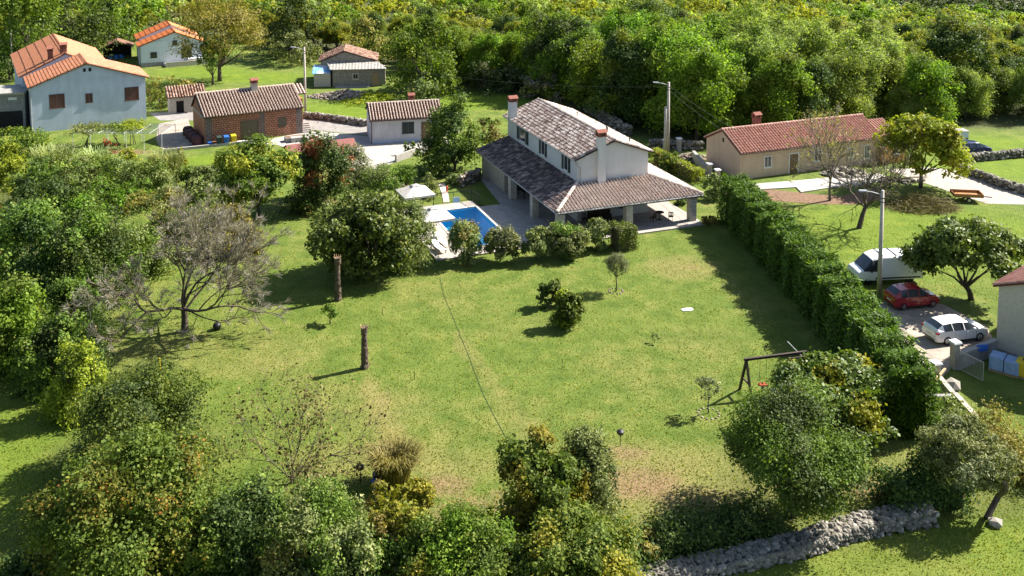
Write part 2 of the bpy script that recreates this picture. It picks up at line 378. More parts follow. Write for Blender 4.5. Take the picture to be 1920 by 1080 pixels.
def roofmat(name, ch, a, b, c, d):
    return tinted(name, [(0,ch),(.06,ch),(.09,a),(.35,b),(.7,c),(1,d)], .9, .2, nscale=3.2, namt=.4)
ROOF = {
 'villa': roofmat('villa_tiles', (.04,.027,.026), (.13,.09,.078), (.29,.215,.185), (.43,.345,.30), (.60,.53,.475)),
 'porch': roofmat('porch_tiles', (.036,.016,.016), (.115,.092,.092), (.38,.28,.235), (.58,.46,.395), (.72,.62,.54)),  # grey low stop carries the shade painted on the left slope
 'orange': roofmat('orange_tiles', (.12,.04,.02), (.37,.145,.075), (.45,.185,.10), (.52,.23,.13), (.58,.30,.19)),
 'bright': roofmat('bright_orange_tiles', (.16,.04,.015), (.44,.125,.04), (.52,.155,.05), (.58,.195,.07), (.62,.27,.13)),
 'pale': roofmat('pale_orange_tiles', (.18,.07,.04), (.44,.22,.13), (.54,.30,.19), (.60,.37,.25), (.64,.44,.33)),
 'cream': roofmat('weathered_cream_tiles', (.065,.028,.024), (.36,.25,.20), (.47,.35,.28), (.56,.44,.36), (.66,.55,.46)),
 'red': roofmat('red_tiles', (.16,.045,.035), (.42,.20,.15), (.49,.26,.20), (.55,.32,.25), (.62,.42,.34)),
 'old': roofmat('old_broken_tiles', (.06,.035,.025), (.16,.085,.06), (.30,.16,.11), (.40,.24,.17), (.52,.36,.27)),
}

# ------------------------------------------------------------------ roofs and houses
def tile_slope(mb, P0, U, V, poly, rng, w=.32, course=.42, h=.16, jit=.25, base=.5, lift=.03, slab=.10, rr=.33):
    """barrel tiles over a convex polygon given in (u, v) of one roof slope"""
    P0, U, V = Vector(P0), Vector(U).normalized(), Vector(V).normalized(); N = U.cross(V).normalized()
    if N.z < 0: N = -N
    at = lambda u, v, n=0.: P0+U*u+V*v+N*n
    n = len(poly)
    top = [at(u, v, 0) for u, v in poly]; bot = [at(u, v, -slab) for u, v in poly]
    mb.mesh(top+bot, [tuple(range(n)), tuple(range(2*n-1, n-1, -1))]+[(i, n+i, n+(i+1)%n, (i+1)%n) for i in range(n)], .02)
    u0 = min(p[0] for p in poly); u1 = max(p[0] for p in poly)
    cols = max(1, round((u1-u0)/w)); w = (u1-u0)/cols
    for i in range(cols):
        u = u0+(i+.5)*w; vv = []
        for k in range(n):
            (a, b), (c, d) = poly[k], poly[(k+1)%n]
            if (a-u)*(c-u) <= 0 and a != c: vv.append(b+(d-b)*(u-a)/(c-a))
        if len(vv) < 2: continue
        v0, v1 = min(vv), max(vv)
        if v1-v0 < .12: continue
        v = v0-.05; off = rng.uniform(-.03, .03); ct = base+rng.uniform(-.5, .5)*jit*.4
        while v < v1-.05:
            ve = min(v+course*1.12, v1+.04)
            t = min(1, max(.1, ct+rng.gauss(0, jit*.55)))
            uu = u+rng.uniform(-.012, .012); r0 = w*rr; r1 = w*rr*.84; V_ = []
            for vx, r, n0 in ((v, r0, lift), (ve, r1, 0.)):
                for a in (0, .8, math.pi/2, math.pi-.8, math.pi):
                    V_.append(at(uu+r*math.cos(a), vx+off, n0+max(0, math.sin(a))*h*(r/r0)))
            mb.mesh(V_, [(k, k+1, k+6, k+5) for k in range(4)]+[(4, 3, 2, 1, 0)], t)
            v += course
def ridge_caps(mb, p, q, rng, r=.15, t0=.7):
    p, q = Vector(p), Vector(q); d = q-p; L = d.length; d.normalize()
    x = d.cross(Vector((0,0,1))).normalized(); up = x.cross(d).normalized(); s = 0
    while s < L-.05:
        e = min(s+.48, L); V_ = []
        for v, k in ((s, 1.), (e, .86)):
            for a in (-.3, .7, math.pi/2, math.pi-.7, math.pi+.3): V_.append(p+d*v+x*r*k*math.cos(a)+up*(r*k*math.sin(a)+(.02 if k == 1 else 0)))
        mb.mesh(V_, [(k, k+1, k+6, k+5) for k in range(4)]+[(4,3,2,1,0)], min(1, max(.1, t0+rng.gauss(0, .15)))); s += .42
FACES = {}
def fpt(W, D, face, u, z, n):                            # a point on a house face: u along it, n outwards
    return {'front': (u, -n, z), 'left': (-n, D-u, z), 'right': (W+n, u, z), 'back': (W-u, D+n, z)}[face]
def fbox(mb, W, D, face, u0, u1, z0, z1, n0, n1):
    a = fpt(W, D, face, u0, z0, n0); b = fpt(W, D, face, u1, z1, n1)
    mb.box(tuple(min(p, q) for p, q in zip(a, b)), tuple(max(p, q) for p, q in zip(a, b)))
def window(par, W, D, face, u, z, w, h, style='glass', fm='frame', fr=.09, name='window', pm=None, sh='shutter_green'):
    mb = MB()
    for a in ((u, u+fr, z, z+h), (u+w-fr, u+w, z, z+h), (u+fr, u+w-fr, z, z+fr), (u+fr, u+w-fr, z+h-fr, z+h)):
        fbox(mb, W, D, face, *a, -.06, .05)
    if style == 'glass': fbox(mb, W, D, face, u+w/2-.03, u+w/2+.03, z+fr, z+h-fr, -.05, .035)
    o = mb.build(name, M[fm], par)
    mb = MB()
    if style == 'leaf2':
        fbox(mb, W, D, face, u+fr, u+w/2-.012, z+fr, z+h-fr, -.05, .03); fbox(mb, W, D, face, u+w/2+.012, u+w-fr, z+fr, z+h-fr, -.05, .03)
    else: fbox(mb, W, D, face, u+fr, u+w-fr, z+fr, z+h-fr, -.05, .012)
    mb.build('pane' if style != 'leaf2' else 'shutter', M[pm or 'window'], o)
    if style == 'open':
        for a in (u-w*.5-.03, u+w+.03):
            mb = MB(); fbox(mb, W, D, face, a, a+w*.5, z-.02, z+h+.02, .01, .06)
            for k in range(7): fbox(mb, W, D, face, a+.04, a+w*.5-.04, z+.08+k*(h-.1)/7, z+.13+k*(h-.1)/7, .06, .075)
            mb.build('shutter', M[sh], o)
    mb = MB(); fbox(mb, W, D, face, u-.06, u+w+.06, z-.08, z-.003, -.05, .09); mb.build('sill', M['frame' if fm == 'frame' else fm], o)
    return o
def door(par, W, D, face, u, w, h, mat='door_brown', fm='frame', fr=.12, leaves=1):
    mb = MB()
    for a in ((u, u+fr, 0, h), (u+w-fr, u+w, 0, h), (u+fr, u+w-fr, h-fr, h)): fbox(mb, W, D, face, *a, -.06, .05)
    mb.build('door_frame', M[fm], par)
    mb = MB(); n = leaves; lw = (w-2*fr)/n
    for k in range(n):
        a, b = u+fr+k*lw+.012, u+fr+(k+1)*lw-.012
        fbox(mb, W, D, face, a, b, .03, h-fr-.01, -.05, .012)
        for (z0, z1) in ((.15, h*.42), (h*.5, h-fr-.14)): fbox(mb, W, D, face, a+.1, b-.1, z0, z1, .012, .03)
    o = mb.build('door', M[mat], par)
    mb = MB(); fbox(mb, W, D, face, u+fr+lw*.86, u+fr+lw*.94, h*.43, h*.47, .03, .08); mb.build('handle', M['metal_pale'], o)
def gable_walls(par, W, D, he, hr, mat, ridge='u', rv=None, name='wall', off=(0,0)):
    """pentagon walls; ridge along u (gables left/right, rv = ridge v) or along v (gables front/back, rv = ridge u)"""
    mb = MB()
    if ridge == 'u':
        rv = D/2 if rv is None else rv; pr = [(0,0),(D,0),(D,he),(rv,hr),(0,he)]
        V = [(x, v, z) for x in (0, W) for v, z in pr]
    else:
        rv = W/2 if rv is None else rv; pr = [(0,0),(W,0),(W,he),(rv,hr),(0,he)]
        V = [(u, y, z) for y in (D, 0) for u, z in pr]
    V = [(x+off[0], y+off[1], z) for x, y, z in V]
    mb.mesh(V, [(4,3,2,1,0),(5,6,7,8,9)]+[(i,(i+1)%5,5+(i+1)%5,5+i) for i in range(5)])
    return mb.build(name, mat, par)
def gable_roof(par, W, D, he, hr, mat, rng, ridge='u', rv=None, ov=.35, og=.25, name='roof', off=(0,0), zo=.06, w=.32, base=.5, jit=.25, course=.42, h=.16, bases=None, slopes=(0,1), rr=.32):
    mb = MB(); ox, oy = off; bases = bases or (base, base)
    if ridge == 'u':
        rv = D/2 if rv is None else rv; s0 = (hr-he)/rv; s1 = (hr-he)/(D-rv)
        L0 = math.hypot(rv+ov, (rv+ov)*s0); L1 = math.hypot(D-rv+ov, (D-rv+ov)*s1); Wd = W+2*og
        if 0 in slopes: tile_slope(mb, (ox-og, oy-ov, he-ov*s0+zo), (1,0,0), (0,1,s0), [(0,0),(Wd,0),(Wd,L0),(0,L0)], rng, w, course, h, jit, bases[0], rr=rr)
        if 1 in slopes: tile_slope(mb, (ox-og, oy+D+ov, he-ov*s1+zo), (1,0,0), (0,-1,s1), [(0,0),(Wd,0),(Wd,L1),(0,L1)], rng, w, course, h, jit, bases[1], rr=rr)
        ridge_caps(mb, (ox-og, oy+rv, hr+zo+.05), (ox+W+og, oy+rv, hr+zo+.05), rng)
    else:
        rv = W/2 if rv is None else rv; s0 = (hr-he)/rv; s1 = (hr-he)/(W-rv)
        L0 = math.hypot(rv+ov, (rv+ov)*s0); L1 = math.hypot(W-rv+ov, (W-rv+ov)*s1); Dd = D+2*og
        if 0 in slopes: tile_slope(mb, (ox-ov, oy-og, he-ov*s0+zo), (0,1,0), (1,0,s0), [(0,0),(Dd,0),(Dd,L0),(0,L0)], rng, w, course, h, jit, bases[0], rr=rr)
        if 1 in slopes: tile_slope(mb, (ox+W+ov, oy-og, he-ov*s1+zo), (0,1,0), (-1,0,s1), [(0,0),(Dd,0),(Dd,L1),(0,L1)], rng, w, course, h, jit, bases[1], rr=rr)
        ridge_caps(mb, (ox+rv, oy-og, hr+zo+.05), (ox+rv, oy+D+og, hr+zo+.05), rng)
    return mb.build(name, mat, par)
def chimney(par, u, v, z0, z1, w=.6, mat='cream', capm='terracotta', d=None):
    d = d or w
    mb = MB(); mb.box((u-w/2, v-d/2, z0), (u+w/2, v+d/2, z1-.55)); o = mb.build('chimney', M[mat], par)
    mb = MB(); a = .06
    mb.box((u-w/2-a, v-d/2-a, z1-.55), (u+w/2+a, v+d/2+a, z1-.45))
    for sx in (-1, 1):
        for sy in (-1, 1): mb.box((u+sx*w*.42-.09, v+sy*d*.42-.09, z1-.45), (u+sx*w*.42+.09, v+sy*d*.42+.09, z1-.15))
    mb.box((u-w/2+.1, v-d/2+.1, z1-.45), (u+w/2-.1, v+d/2-.1, z1-.2))
    x = w/2+.12; y = d/2+.12
    mb.mesh([(u-x,v-y,z1-.15),(u+x,v-y,z1-.15),(u+x,v+y,z1-.15),(u-x,v+y,z1-.15),(u-x,v,z1+.12),(u+x,v,z1+.12)], [(3,2,1,0),(0,1,5,4),(2,3,4,5),(0,4,3),(1,2,5)])
    mb.build('chimney_cap', M[capm], o)
    return o
def gutter(par, p, q, mat='gutter', r=.07):
    mb = MB(); mb.tube([p, q], r, 8); return mb.build('gutter', M[mat], par)
def downpipe(par, pts, mat='gutter', r=.05):
    mb = MB(); mb.tube(pts, r, 8); return mb.build('downpipe', M[mat], par)
# ------------------------------------------------------------------ END OF HELPERS

# ------------------------------------------------------------------ vegetation
def unit(rng, n):
    v = rng.normal(size=(n, 3)); return v/np.linalg.norm(v, axis=1)[:, None]
def leaf_quads(C, N, size, rng, asp=.62, spread=.9):
    """one bent-diamond leaf per centre: normals N disturbed, long axis random"""
    n = len(C); N = N+unit(rng, n)*spread; N /= np.linalg.norm(N, axis=1)[:, None]+1e-9
    T = np.cross(N, unit(rng, n)); T /= np.linalg.norm(T, axis=1)[:, None]+1e-9
    B = np.cross(N, T); L = (size*(.45+1.1*rng.random(n)**1.2))[:, None]
    V = np.stack([C-T*L*.5, C+B*L*asp*.5, C+T*L*.5, C-B*L*asp*.5], 1).reshape(-1, 3)
    return V, np.arange(4*n).reshape(-1, 4)
def crown_points(rng, rx, ry, rz, cz, n, lobes, lr=(.30, .48), tw=26, inner=.22, flatbot=.55, sig=.085, shape='round'):
    """leaf centres and outward normals: lobes spread through the crown, twigs on the lobes, leaves round the twigs"""
    d = unit(rng, lobes); d[:, 2] = np.where(d[:, 2] < -flatbot, -d[:, 2], d[:, 2])
    rr = rng.uniform(.38, .80, lobes)**.8
    lc = d*rr[:, None]; lrad = rng.uniform(lr[0], lr[1], lobes)
    if flatbot > .85 and shape == 'round':               # low crowns: a skirt of lobes near the ground
        k = max(4, lobes//3); a = rng.uniform(0, 2*np.pi, k); q = rng.uniform(.30, .62, k)
        lc = np.concatenate([lc, np.stack([np.cos(a)*q, np.sin(a)*q, rng.uniform(-.82, -.5, k)], 1)]); lrad = np.concatenate([lrad, rng.uniform(lr[0], lr[1], k)]); lobes += k
    if shape == 'cone':
        h = rng.uniform(-1, .95, lobes); a = rng.uniform(0, 2*np.pi, lobes); q = (1-h)/2*.75+.08
        lc = np.stack([np.cos(a)*q, np.sin(a)*q, h*.9], 1); lrad = (.14+.26*(1-h)/2)*rng.uniform(.8, 1.2, lobes)
    if shape == 'ball':
        lc = d*.60; lrad[:] = .42
    nt_ = max(lobes, n//tw); li = rng.choice(lobes, nt_, p=lrad**2/np.sum(lrad**2)); td = unit(rng, nt_)
    td += .55*lc[li]/(np.linalg.norm(lc[li], axis=1)[:, None]+.2); td[:, 2] += .18; td /= np.linalg.norm(td, axis=1)[:, None]
    tr = np.where(rng.random(nt_) < inner, rng.uniform(.1, .7, nt_), rng.uniform(.8, 1.08, nt_))
    tc = lc[li]+td*(lrad[li]*tr)[:, None]
    ti = rng.integers(0, nt_, n)
    p = tc[ti]+rng.normal(size=(n, 3))*(lrad[li][ti]*sig*2.2)[:, None]
    nn = td[ti]*.8+np.array([0, 0, .45])
    tb = np.clip(rng.normal(.42, .17, nt_), 0, 1)
    tint = np.clip(tb[ti]+rng.normal(0, .14, n), 0, 1)
    if flatbot > .85 and shape == 'round':
        for q in (p, lc): q[:, :2] *= (1+.7*np.clip(-q[:, 2:3], 0, .9)**1.3)
    p = p*np.array([rx, ry, rz]); p[:, 2] = np.maximum(p[:, 2]+cz, .04)
    return p, nn, tint, lc*np.array([rx, ry, rz])+np.array([0, 0, cz])
def limbs(rng, H, r0, targets, mb, lean=(0, 0), fork=.3):
    top = Vector((lean[0], lean[1], H*fork))
    pts = [Vector((0, 0, -.15)), Vector((lean[0]*.3+rng.normal()*.05, lean[1]*.3+rng.normal()*.05, H*fork*.5)), top]
    mb.tube(pts, [r0*1.25, r0, r0*.82], 8)
    for t in targets:
        t = Vector(t); m = top.lerp(t, .5)+Vector((rng.normal()*.15, rng.normal()*.15, -.1*abs(t.z-top.z)+rng.normal()*.1))
        mb.tube([top-Vector((0, 0, r0)), m, t], [r0*.6, r0*.36, r0*.1], 5, caps=False)
SEED = [11]
def make_tree(name, loc, label, cat, mat, rx, H, rz=None, zb=0., n=4000, leaf=.22, lobes=16, seed=None, group=None, ry=None, shape='round',
              barkm=None, tr=None, asp=.62, spread=.9, lr=(.30, .48), inner=.22, crown='crown', sig=.085, tw=26, mat2=None, frac2=0., lean=(0, 0), flatbot=.55, rot=None):
    SEED[0] += 1; rng = np.random.default_rng(seed or SEED[0]); ry = ry or rx
    rz = rz or (H-zb)/2; cz = H-rz
    if loc[1] < 60 and H > 1.5: leaf *= .80; n = int(n*1.5)
    if zb < .12*H and flatbot == .55: flatbot = .9
    n = int(n*1.55); leaf *= 1.04
    root = empty(name, loc, rot if rot is not None else rng.uniform(0, 6.28), label, cat, group)
    p, nn, tint, lc = crown_points(rng, rx, ry, rz, cz, n, lobes, lr, tw, inner, flatbot, sig, shape)
    p[:, 0] += lean[0]; p[:, 1] += lean[1]
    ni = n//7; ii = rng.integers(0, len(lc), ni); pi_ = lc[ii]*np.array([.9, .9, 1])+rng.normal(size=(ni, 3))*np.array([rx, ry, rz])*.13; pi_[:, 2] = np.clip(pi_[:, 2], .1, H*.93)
    p = np.concatenate([p, pi_+np.array([lean[0], lean[1], 0])]); nn = np.concatenate([nn, unit(rng, ni)]); tint = np.concatenate([tint, rng.uniform(.05, .4, ni)])  # inner leaves tinted darker, shade painted into the crown's depth
    V, Fc = leaf_quads(p, nn, np.concatenate([np.full(n, leaf), np.full(ni, leaf*1.6)]), rng, asp, spread); n += ni
    if mat2:
        k = np.sin(p[:, 0]*1.7+SEED[0])+np.sin(p[:, 1]*1.9+2)+np.cos(p[:, 2]*2.1)+rng.normal(0, .35, n)
        s = k > np.quantile(k, 1-frac2); q = ~s
        for sel, mm, nm in ((q, mat, crown), (s, mat2, 'turning_foliage' if crown == 'crown' else 'side_foliage')):
            i = np.repeat(sel, 4); npmesh(nm, V[i], np.arange(4*sel.sum()).reshape(-1, 4), mm, root, tint[sel])
    else: npmesh(crown, V, Fc, mat, root, tint)
    mb = MB(); tr = tr or max(.05, H*.02)
    k = min(len(lc), 9); limbs(rng, H, tr, [tuple(c*.82+np.array([lean[0], lean[1], 0])*.9) for c in lc[:k]], mb, lean, fork=max(.12, min(.4, (zb/H)*.9+.08)))
    mb.build('trunk', barkm or bark, root, smooth=True)
    return root
def tree_px(name, label, cat, mat, px, py, wpx, ytop, zbf=.2, n=4000, leaf=.22, group=None, dx=0, **kw):
    """trunk foot at photo pixel (px, py), crown wpx wide reaching up to row ytop"""
    b = G(px, py); s = pxm(b); rx = wpx/2/s*.96
    ry = kw.get('ry') or rx
    H = (py-ytop)/s/math.cos(R(8)); 
    for _ in range(6):                                   # crown top silhouette: ellipsoid seen from above
        rz = H*(1-zbf)/2; cz = H-rz; best = min(P(b.x, b.y+ry*math.cos(a), cz+rz*math.sin(a))[1] for a in np.linspace(.2, 2.4, 16))
        H += (best-ytop)/s*.9
    H = max(H, .4); kw.pop('ry', None)
    return make_tree(name, b, label, cat, LEAF[mat] if isinstance(mat, str) else mat, rx, H, zb=H*zbf, n=n, leaf=leaf, group=group, **kw)

def bare_tree(name, loc, label, cat, H, spread, seed, limbs_=6, depth=5, r0=.22, trunk=.22, leafn=0, leafm=None, leafs=.12, barkm=None, twign=0, group=None, rise=.45, lean=(0,0)):
    rng = np.random.default_rng(seed); root = empty(name, loc, 0, label, cat, group)
    segs = []; tips = []
    def grow(p, d, L, r, k):
        q = p; dd = d.copy(); m = 3 if k > 1 else 2
        for j in range(m):
            dd = dd+rng.normal(size=3)*.16+np.array([0, 0, .05]); dd /= np.linalg.norm(dd); e = q+dd*L/m
            segs.append((q, e, r*(1-.35*j/m), r*(1-.35*(j+1)/m))); q = e
            if k > 0 and j < m-1 and rng.random() < .75:
                s = dd+unit(rng, 1)[0]*.85; s /= np.linalg.norm(s); grow(q, s, L*rng.uniform(.45, .7), r*.5, k-1)
        if k == 0: tips.append((q, dd)); return
        for _ in range(2 if rng.random() < .7 else 3):
            s = dd+unit(rng, 1)[0]*.65; s[2] += .06; s /= np.linalg.norm(s); grow(q, s, L*rng.uniform(.6, .82), r*.62, k-1)
    top = np.array([lean[0], lean[1], H*trunk])
    segs.append((np.array([0., 0, -.15]), top*.5+rng.normal(size=3)*.05, r0*1.2, r0)); segs.append((segs[0][1], top, r0, r0*.85))
    L0 = math.hypot(spread*.5, H*.3)
    for i in range(limbs_):
        a = 2*math.pi*(i+rng.uniform(-.3, .3))/limbs_; el = rng.uniform(.25, 1.1)*rise*2.2
        d = np.array([math.cos(a)*math.cos(el), math.sin(a)*math.cos(el), math.sin(el)])
        grow(top*rng.uniform(.75, 1), d, L0*rng.uniform(.8, 1.1), r0*.5, depth)
    A = np.array([s[0] for s in segs]); B = np.array([s[1] for s in segs]); ra = np.array([s[2] for s in segs]); rb = np.array([s[3] for s in segs])
    k = 4; D = B-A; D /= np.linalg.norm(D, axis=1)[:, None]+1e-9; X = np.cross(D, np.array([.31, .17, .93])); X /= np.linalg.norm(X, axis=1)[:, None]+1e-9; Y = np.cross(D, X)
    V = np.zeros((len(A), 2*k, 3))
    for i in range(k):
        o = X*math.cos(2*math.pi*i/k)+Y*math.sin(2*math.pi*i/k)
        V[:, i] = A+o*np.maximum(ra, .007)[:, None]; V[:, k+i] = B+o*np.maximum(rb, .006)[:, None]
    Fq = np.concatenate([np.array([[i, (i+1)%k, k+(i+1)%k, k+i]])+(np.arange(len(A))*2*k)[:, None] for i in range(k)])
    npmesh('trunk', V.reshape(-1, 3), Fq, barkm or bark_grey, root)
    if twign or leafn:
        T = np.array([t[0] for t in tips]); Td = np.array([t[1] for t in tips])
        if twign:
            i = rng.integers(0, len(T), twign); p = T[i]-Td[i]*rng.uniform(0, .35, twign)[:, None]; d = Td[i]+unit(rng, twign)*.7; d /= np.linalg.norm(d, axis=1)[:, None]
            L = rng.uniform(.25, .6, twign)[:, None]; s = np.cross(d, unit(rng, twign)); s /= np.linalg.norm(s, axis=1)[:, None]
            Vt = np.stack([p-s*.014, p+s*.014, p+d*L+s*.004, p+d*L-s*.004], 1).reshape(-1, 3)
            npmesh('twigs', Vt, np.arange(4*twign).reshape(-1, 4), LEAF['twig'], root, rng.random(twign)*.7)
        if leafn:
            i = rng.integers(0, len(T), leafn); p = T[i]+rng.normal(size=(leafn, 3))*.22
            Vl, Fl = leaf_quads(p, np.tile([0, 0, .6], (leafn, 1)), leafs, rng); npmesh('crown', Vl, Fl, leafm or LEAF['ochre'], root, rng.random(leafn))
    return root
def blades(name, loc, label, cat, mat, rx, ry, H, n, wid, seed, arch=.35, group=None, crown='blades', head=None, top=1.):
    rng = np.random.default_rng(seed); root = empty(name, loc, 0, label, cat, group)
    a = rng.uniform(0, 2*np.pi, n); r = np.sqrt(rng.random(n))
    b = np.stack([np.cos(a)*r*rx*.55, np.sin(a)*r*ry*.55, np.zeros(n)], 1); h = H*rng.uniform(.55, 1.05, n)
    az = a+rng.normal(0, .7, n); out = np.stack([np.cos(az), np.sin(az), np.zeros(n)], 1)*(h*arch*rng.uniform(.3, 1.2, n))[:, None]
    s = np.stack([-np.sin(az+rng.normal(0, .8, n)), np.cos(az), np.zeros(n)], 1)*wid
    rows = []
    for t, ww, dz in ((0, .7, 0), (.45, 1., .62), (.8, .8, .97), (1., .1, .93)):
        c = b+out*t**1.6; c = c+np.array([0, 0, 1.])*(h*dz)[:, None]; rows += [c-s*ww, c+s*ww]
    V = np.stack(rows, 1).reshape(-1, 3)
    Fc = np.concatenate([np.array([[2*k, 2*k+1, 2*k+3, 2*k+2]])+(np.arange(n)*8)[:, None] for k in range(3)])
    npmesh(crown, V, Fc, mat, root, np.tile(np.clip(rng.normal(.5, .22, n), 0, 1), 3))
    mb = MB()                                            # woody base the blades grow from
    for k in range(7): mb.tube([(rng.normal()*rx*.25, rng.normal()*ry*.25, -.05), (rng.normal()*rx*.3, rng.normal()*ry*.3, H*.4)], [.03, .02], 5)
    mb.build('stems', bark, root)
    return root
def hedge_leaves(path, width, height, n, leaf, rng, top=.34, rough=.14, asp=.35, up=0., jag=.10):
    """leaf centres on the sides and top of a wall-like hedge along a ground path"""
    pts = np.array([(p[0], p[1]) for p in path]); seg = np.linalg.norm(np.diff(pts, axis=0), axis=1); cum = np.concatenate([[0], np.cumsum(seg)])
    def at(s):
        x = np.interp(s, cum, pts[:, 0]); y = np.interp(s, cum, pts[:, 1]); e = .2
        dx = np.interp(s+e, cum, pts[:, 0])-np.interp(s-e, cum, pts[:, 0]); dy = np.interp(s+e, cum, pts[:, 1])-np.interp(s-e, cum, pts[:, 1])
        l = np.hypot(dx, dy)+1e-9; return x, y, dx/l, dy/l
    s = rng.uniform(0, cum[-1], n); which = rng.random(n); x, y, dx, dy = at(s); nx, ny = dy, -dx
    wv = width*(1+.16*np.sin(s*1.9)+.10*np.sin(s*4.7+1)); hv = height*(1+.045*np.sin(s*2.3+.6)+.03*np.sin(s*5.1))
    side = np.where(rng.random(n) < .5, 1., -1.); tp = which < top; end = which > .965
    z = np.where(tp, hv*rng.uniform(.93, 1.03, n), hv*rng.random(n)**.85)
    taper = 1-.22*(z/height)**3
    o = np.where(tp, rng.uniform(-.5, .5, n)*wv*.85, side*wv*.5*taper*rng.uniform(.80, 1.03, n))
    inn = rng.random(n) < .12; o = np.where(inn, o*.5, o)
    s2 = np.where(end, np.where(rng.random(n) < .5, 0, cum[-1]), s); x, y, dx, dy = at(s2); nx, ny = dy, -dx
    o = np.where(end, rng.uniform(-.5, .5, n)*wv*taper, o); z = np.where(end, hv*rng.random(n), z)
    C = np.stack([x+nx*o, y+ny*o, np.maximum(z, .03)], 1)+rng.normal(size=(n, 3))*rough
    C[:, 2] = np.maximum(C[:, 2], .03)
    N = np.stack([np.where(tp, 0, nx*side), np.where(tp, 0, ny*side), np.where(tp, 1., .35)], 1)
    return C, N

# ------------------------------------------------------------------ the ground
def axis(fa, fb, step, lo, hi):
    a = list(np.arange(fa, fb+1e-6, step)); s = step
    while a[-1] < hi: s *= 1.25; a.append(a[-1]+s)
    s = step
    while a[0] > lo: s *= 1.25; a.insert(0, a[0]-s)
    return np.array(a)
AX = axis(-78, 78, .55, -1800, 1800); AY = axis(38, 176, .55, -300, 2600)
XX, YY = np.meshgrid(AX, AY); ZZ = terrain(XX, YY)
VANG = math.atan2(.355, .935); VO = Vector((3.94, 86.66, 0))
VU = Vector((math.cos(VANG), math.sin(VANG), 0)); VV = Vector((-math.sin(VANG), math.cos(VANG), 0))
def VL(u, v, z=0.): return VO+VU*u+VV*v+Vector((0, 0, z))
lu = (XX-VO.x)*VU.x+(YY-VO.y)*VU.y; lv = (XX-VO.x)*VV.x+(YY-VO.y)*VV.y
ZZ = np.where((lu > -8.75) & (lu < -3.2) & (lv > .75) & (lv < 11.9), -2.2, ZZ)      # the hole the pool sits in
gm = npmesh('ground', np.stack([XX.ravel(), YY.ravel(), ZZ.ravel()], 1),
            (lambda nx, ny: np.stack([np.arange(nx*ny).reshape(ny, nx)[:-1, :-1].ravel(), np.arange(nx*ny).reshape(ny, nx)[:-1, 1:].ravel(),
             np.arange(nx*ny).reshape(ny, nx)[1:, 1:].ravel(), np.arange(nx*ny).reshape(ny, nx)[1:, :-1].ravel()], 1))(len(AX), len(AY)), M['grass'], smooth=True)
tag(gm, kind='structure')
def blob(field, px, py, rx, ry, amt=1., hard=.5):
    """a soft patch: centre in photo pixels, radii in metres"""
    c = G(px, py); d = np.sqrt(((XX-c.x)/rx)**2+((YY-c.y)/ry)**2); np.maximum(field, amt*(1-sstep(hard, 1.25, d)), out=field)
dirt = np.zeros_like(XX); dry = np.zeros_like(XX); lush = np.zeros_like(XX); wood = np.zeros_like(XX)
for a in (lambda L: [(x[0],x[1],x[2],x[3],x[4]*.78,.25) for x in L])(((600,895,.9,.8,.9),(770,868,.6,.6,.9),(830,910,2.6,1.6,.8),(880,960,3,2,.75),(960,930,2.2,1.4,.7),(1200,905,3.4,2.4,.85),(1170,850,2.2,1.3,.75),(1290,930,2.6,1.6,.7),(1380,960,3,1.4,.8),(1660,920,3.2,1.5,.85),
          (1290,500,2.5,1.6,.45),(700,800,1.2,3,.4),(720,745,1,2,.5),(560,610,1.2,.8,.5),(900,700,1.2,1.6,.3),(620,380,2.4,1.8,.7),(230,545,2.6,2,.8),(330,640,2,1.2,.35),(250,610,2,1.2,.5),(240,285,5,1.8,.8),(300,300,2,2,.5),
          (1250,870,3.5,1.2,.45),(1020,745,1.6,1.2,.25),(1530,390,3,1,.4),(1075,605,1,.7,.5),(688,680,1.,.8,.5),(1000,600,1,1,.1),(1080,680,2,1.2,.3))): blob(dirt, *a)
for a in tuple((690+t*60, 725+t*115, .45+.35*t, 1.8, .85) for t in np.linspace(0,1,9))+tuple((860+t*150, 640+t*190, .4, 2.0, .6) for t in np.linspace(0,1,12))+((1250,900,8,4,.75),(1290,500,4,3,.7),(700,760,5,3,.35),(450,660,6,4,.4),(900,780,7,4,.25),(1330,640,4,3,.3),(740,870,6,2.5,.55),(360,660,7,3,.35),(1560,430,3,2,.3),(1700,900,7,4,.55),(1400,560,2,5,.35),(1600,1040,10,4,.35),
          (1760,390,3,2,.3),(1500,380,5,2,.3),(560,520,3,2,.2)): blob(dry, *a)
for a in ((700,205,12,7,1.),(640,215,7,5,1.),(900,190,12,6,1.),(850,180,9,5,1.),(1860,280,14,7,1.),(1860,315,10,5,1.),(1700,440,15,10,.75),(1560,420,8,5,.6),(1850,440,9,8,.8),(470,145,10,5,.9),(380,135,9,5,.8),(400,300,4,2.5,1.),
          (1870,1010,5,4,.6),(1700,1050,9,4,.5),(1480,1075,6,3,.5),(1860,920,3,3,.5),(30,850,7,9,.55),(840,270,6,4,.6),(1900,900,5,5,.5),(1600,560,6,4,.5)): blob(lush, *a)
r_ = XX/np.maximum(YY, 1)
front_px = np.array([-900,0,200,330,480,560,700,750,880,1000,1100,1200,1300,1450,1650,1760,1920,2900]); front_py = np.array([110,110,90,60,75,100,112,140,165,175,215,250,270,262,240,236,236,236])
dep = YY*math.cos(PITCH)-(ZZ-CAMH)*math.sin(PITCH); PXX = 960+F*XX/np.maximum(dep, 1); PYY = Y0-F*(YY*math.sin(PITCH)+(ZZ-CAMH)*math.cos(PITCH))/np.maximum(dep, 1)
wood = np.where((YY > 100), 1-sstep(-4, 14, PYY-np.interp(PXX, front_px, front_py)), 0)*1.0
wood = np.maximum(wood, np.where(YY > 260, 1, 0))
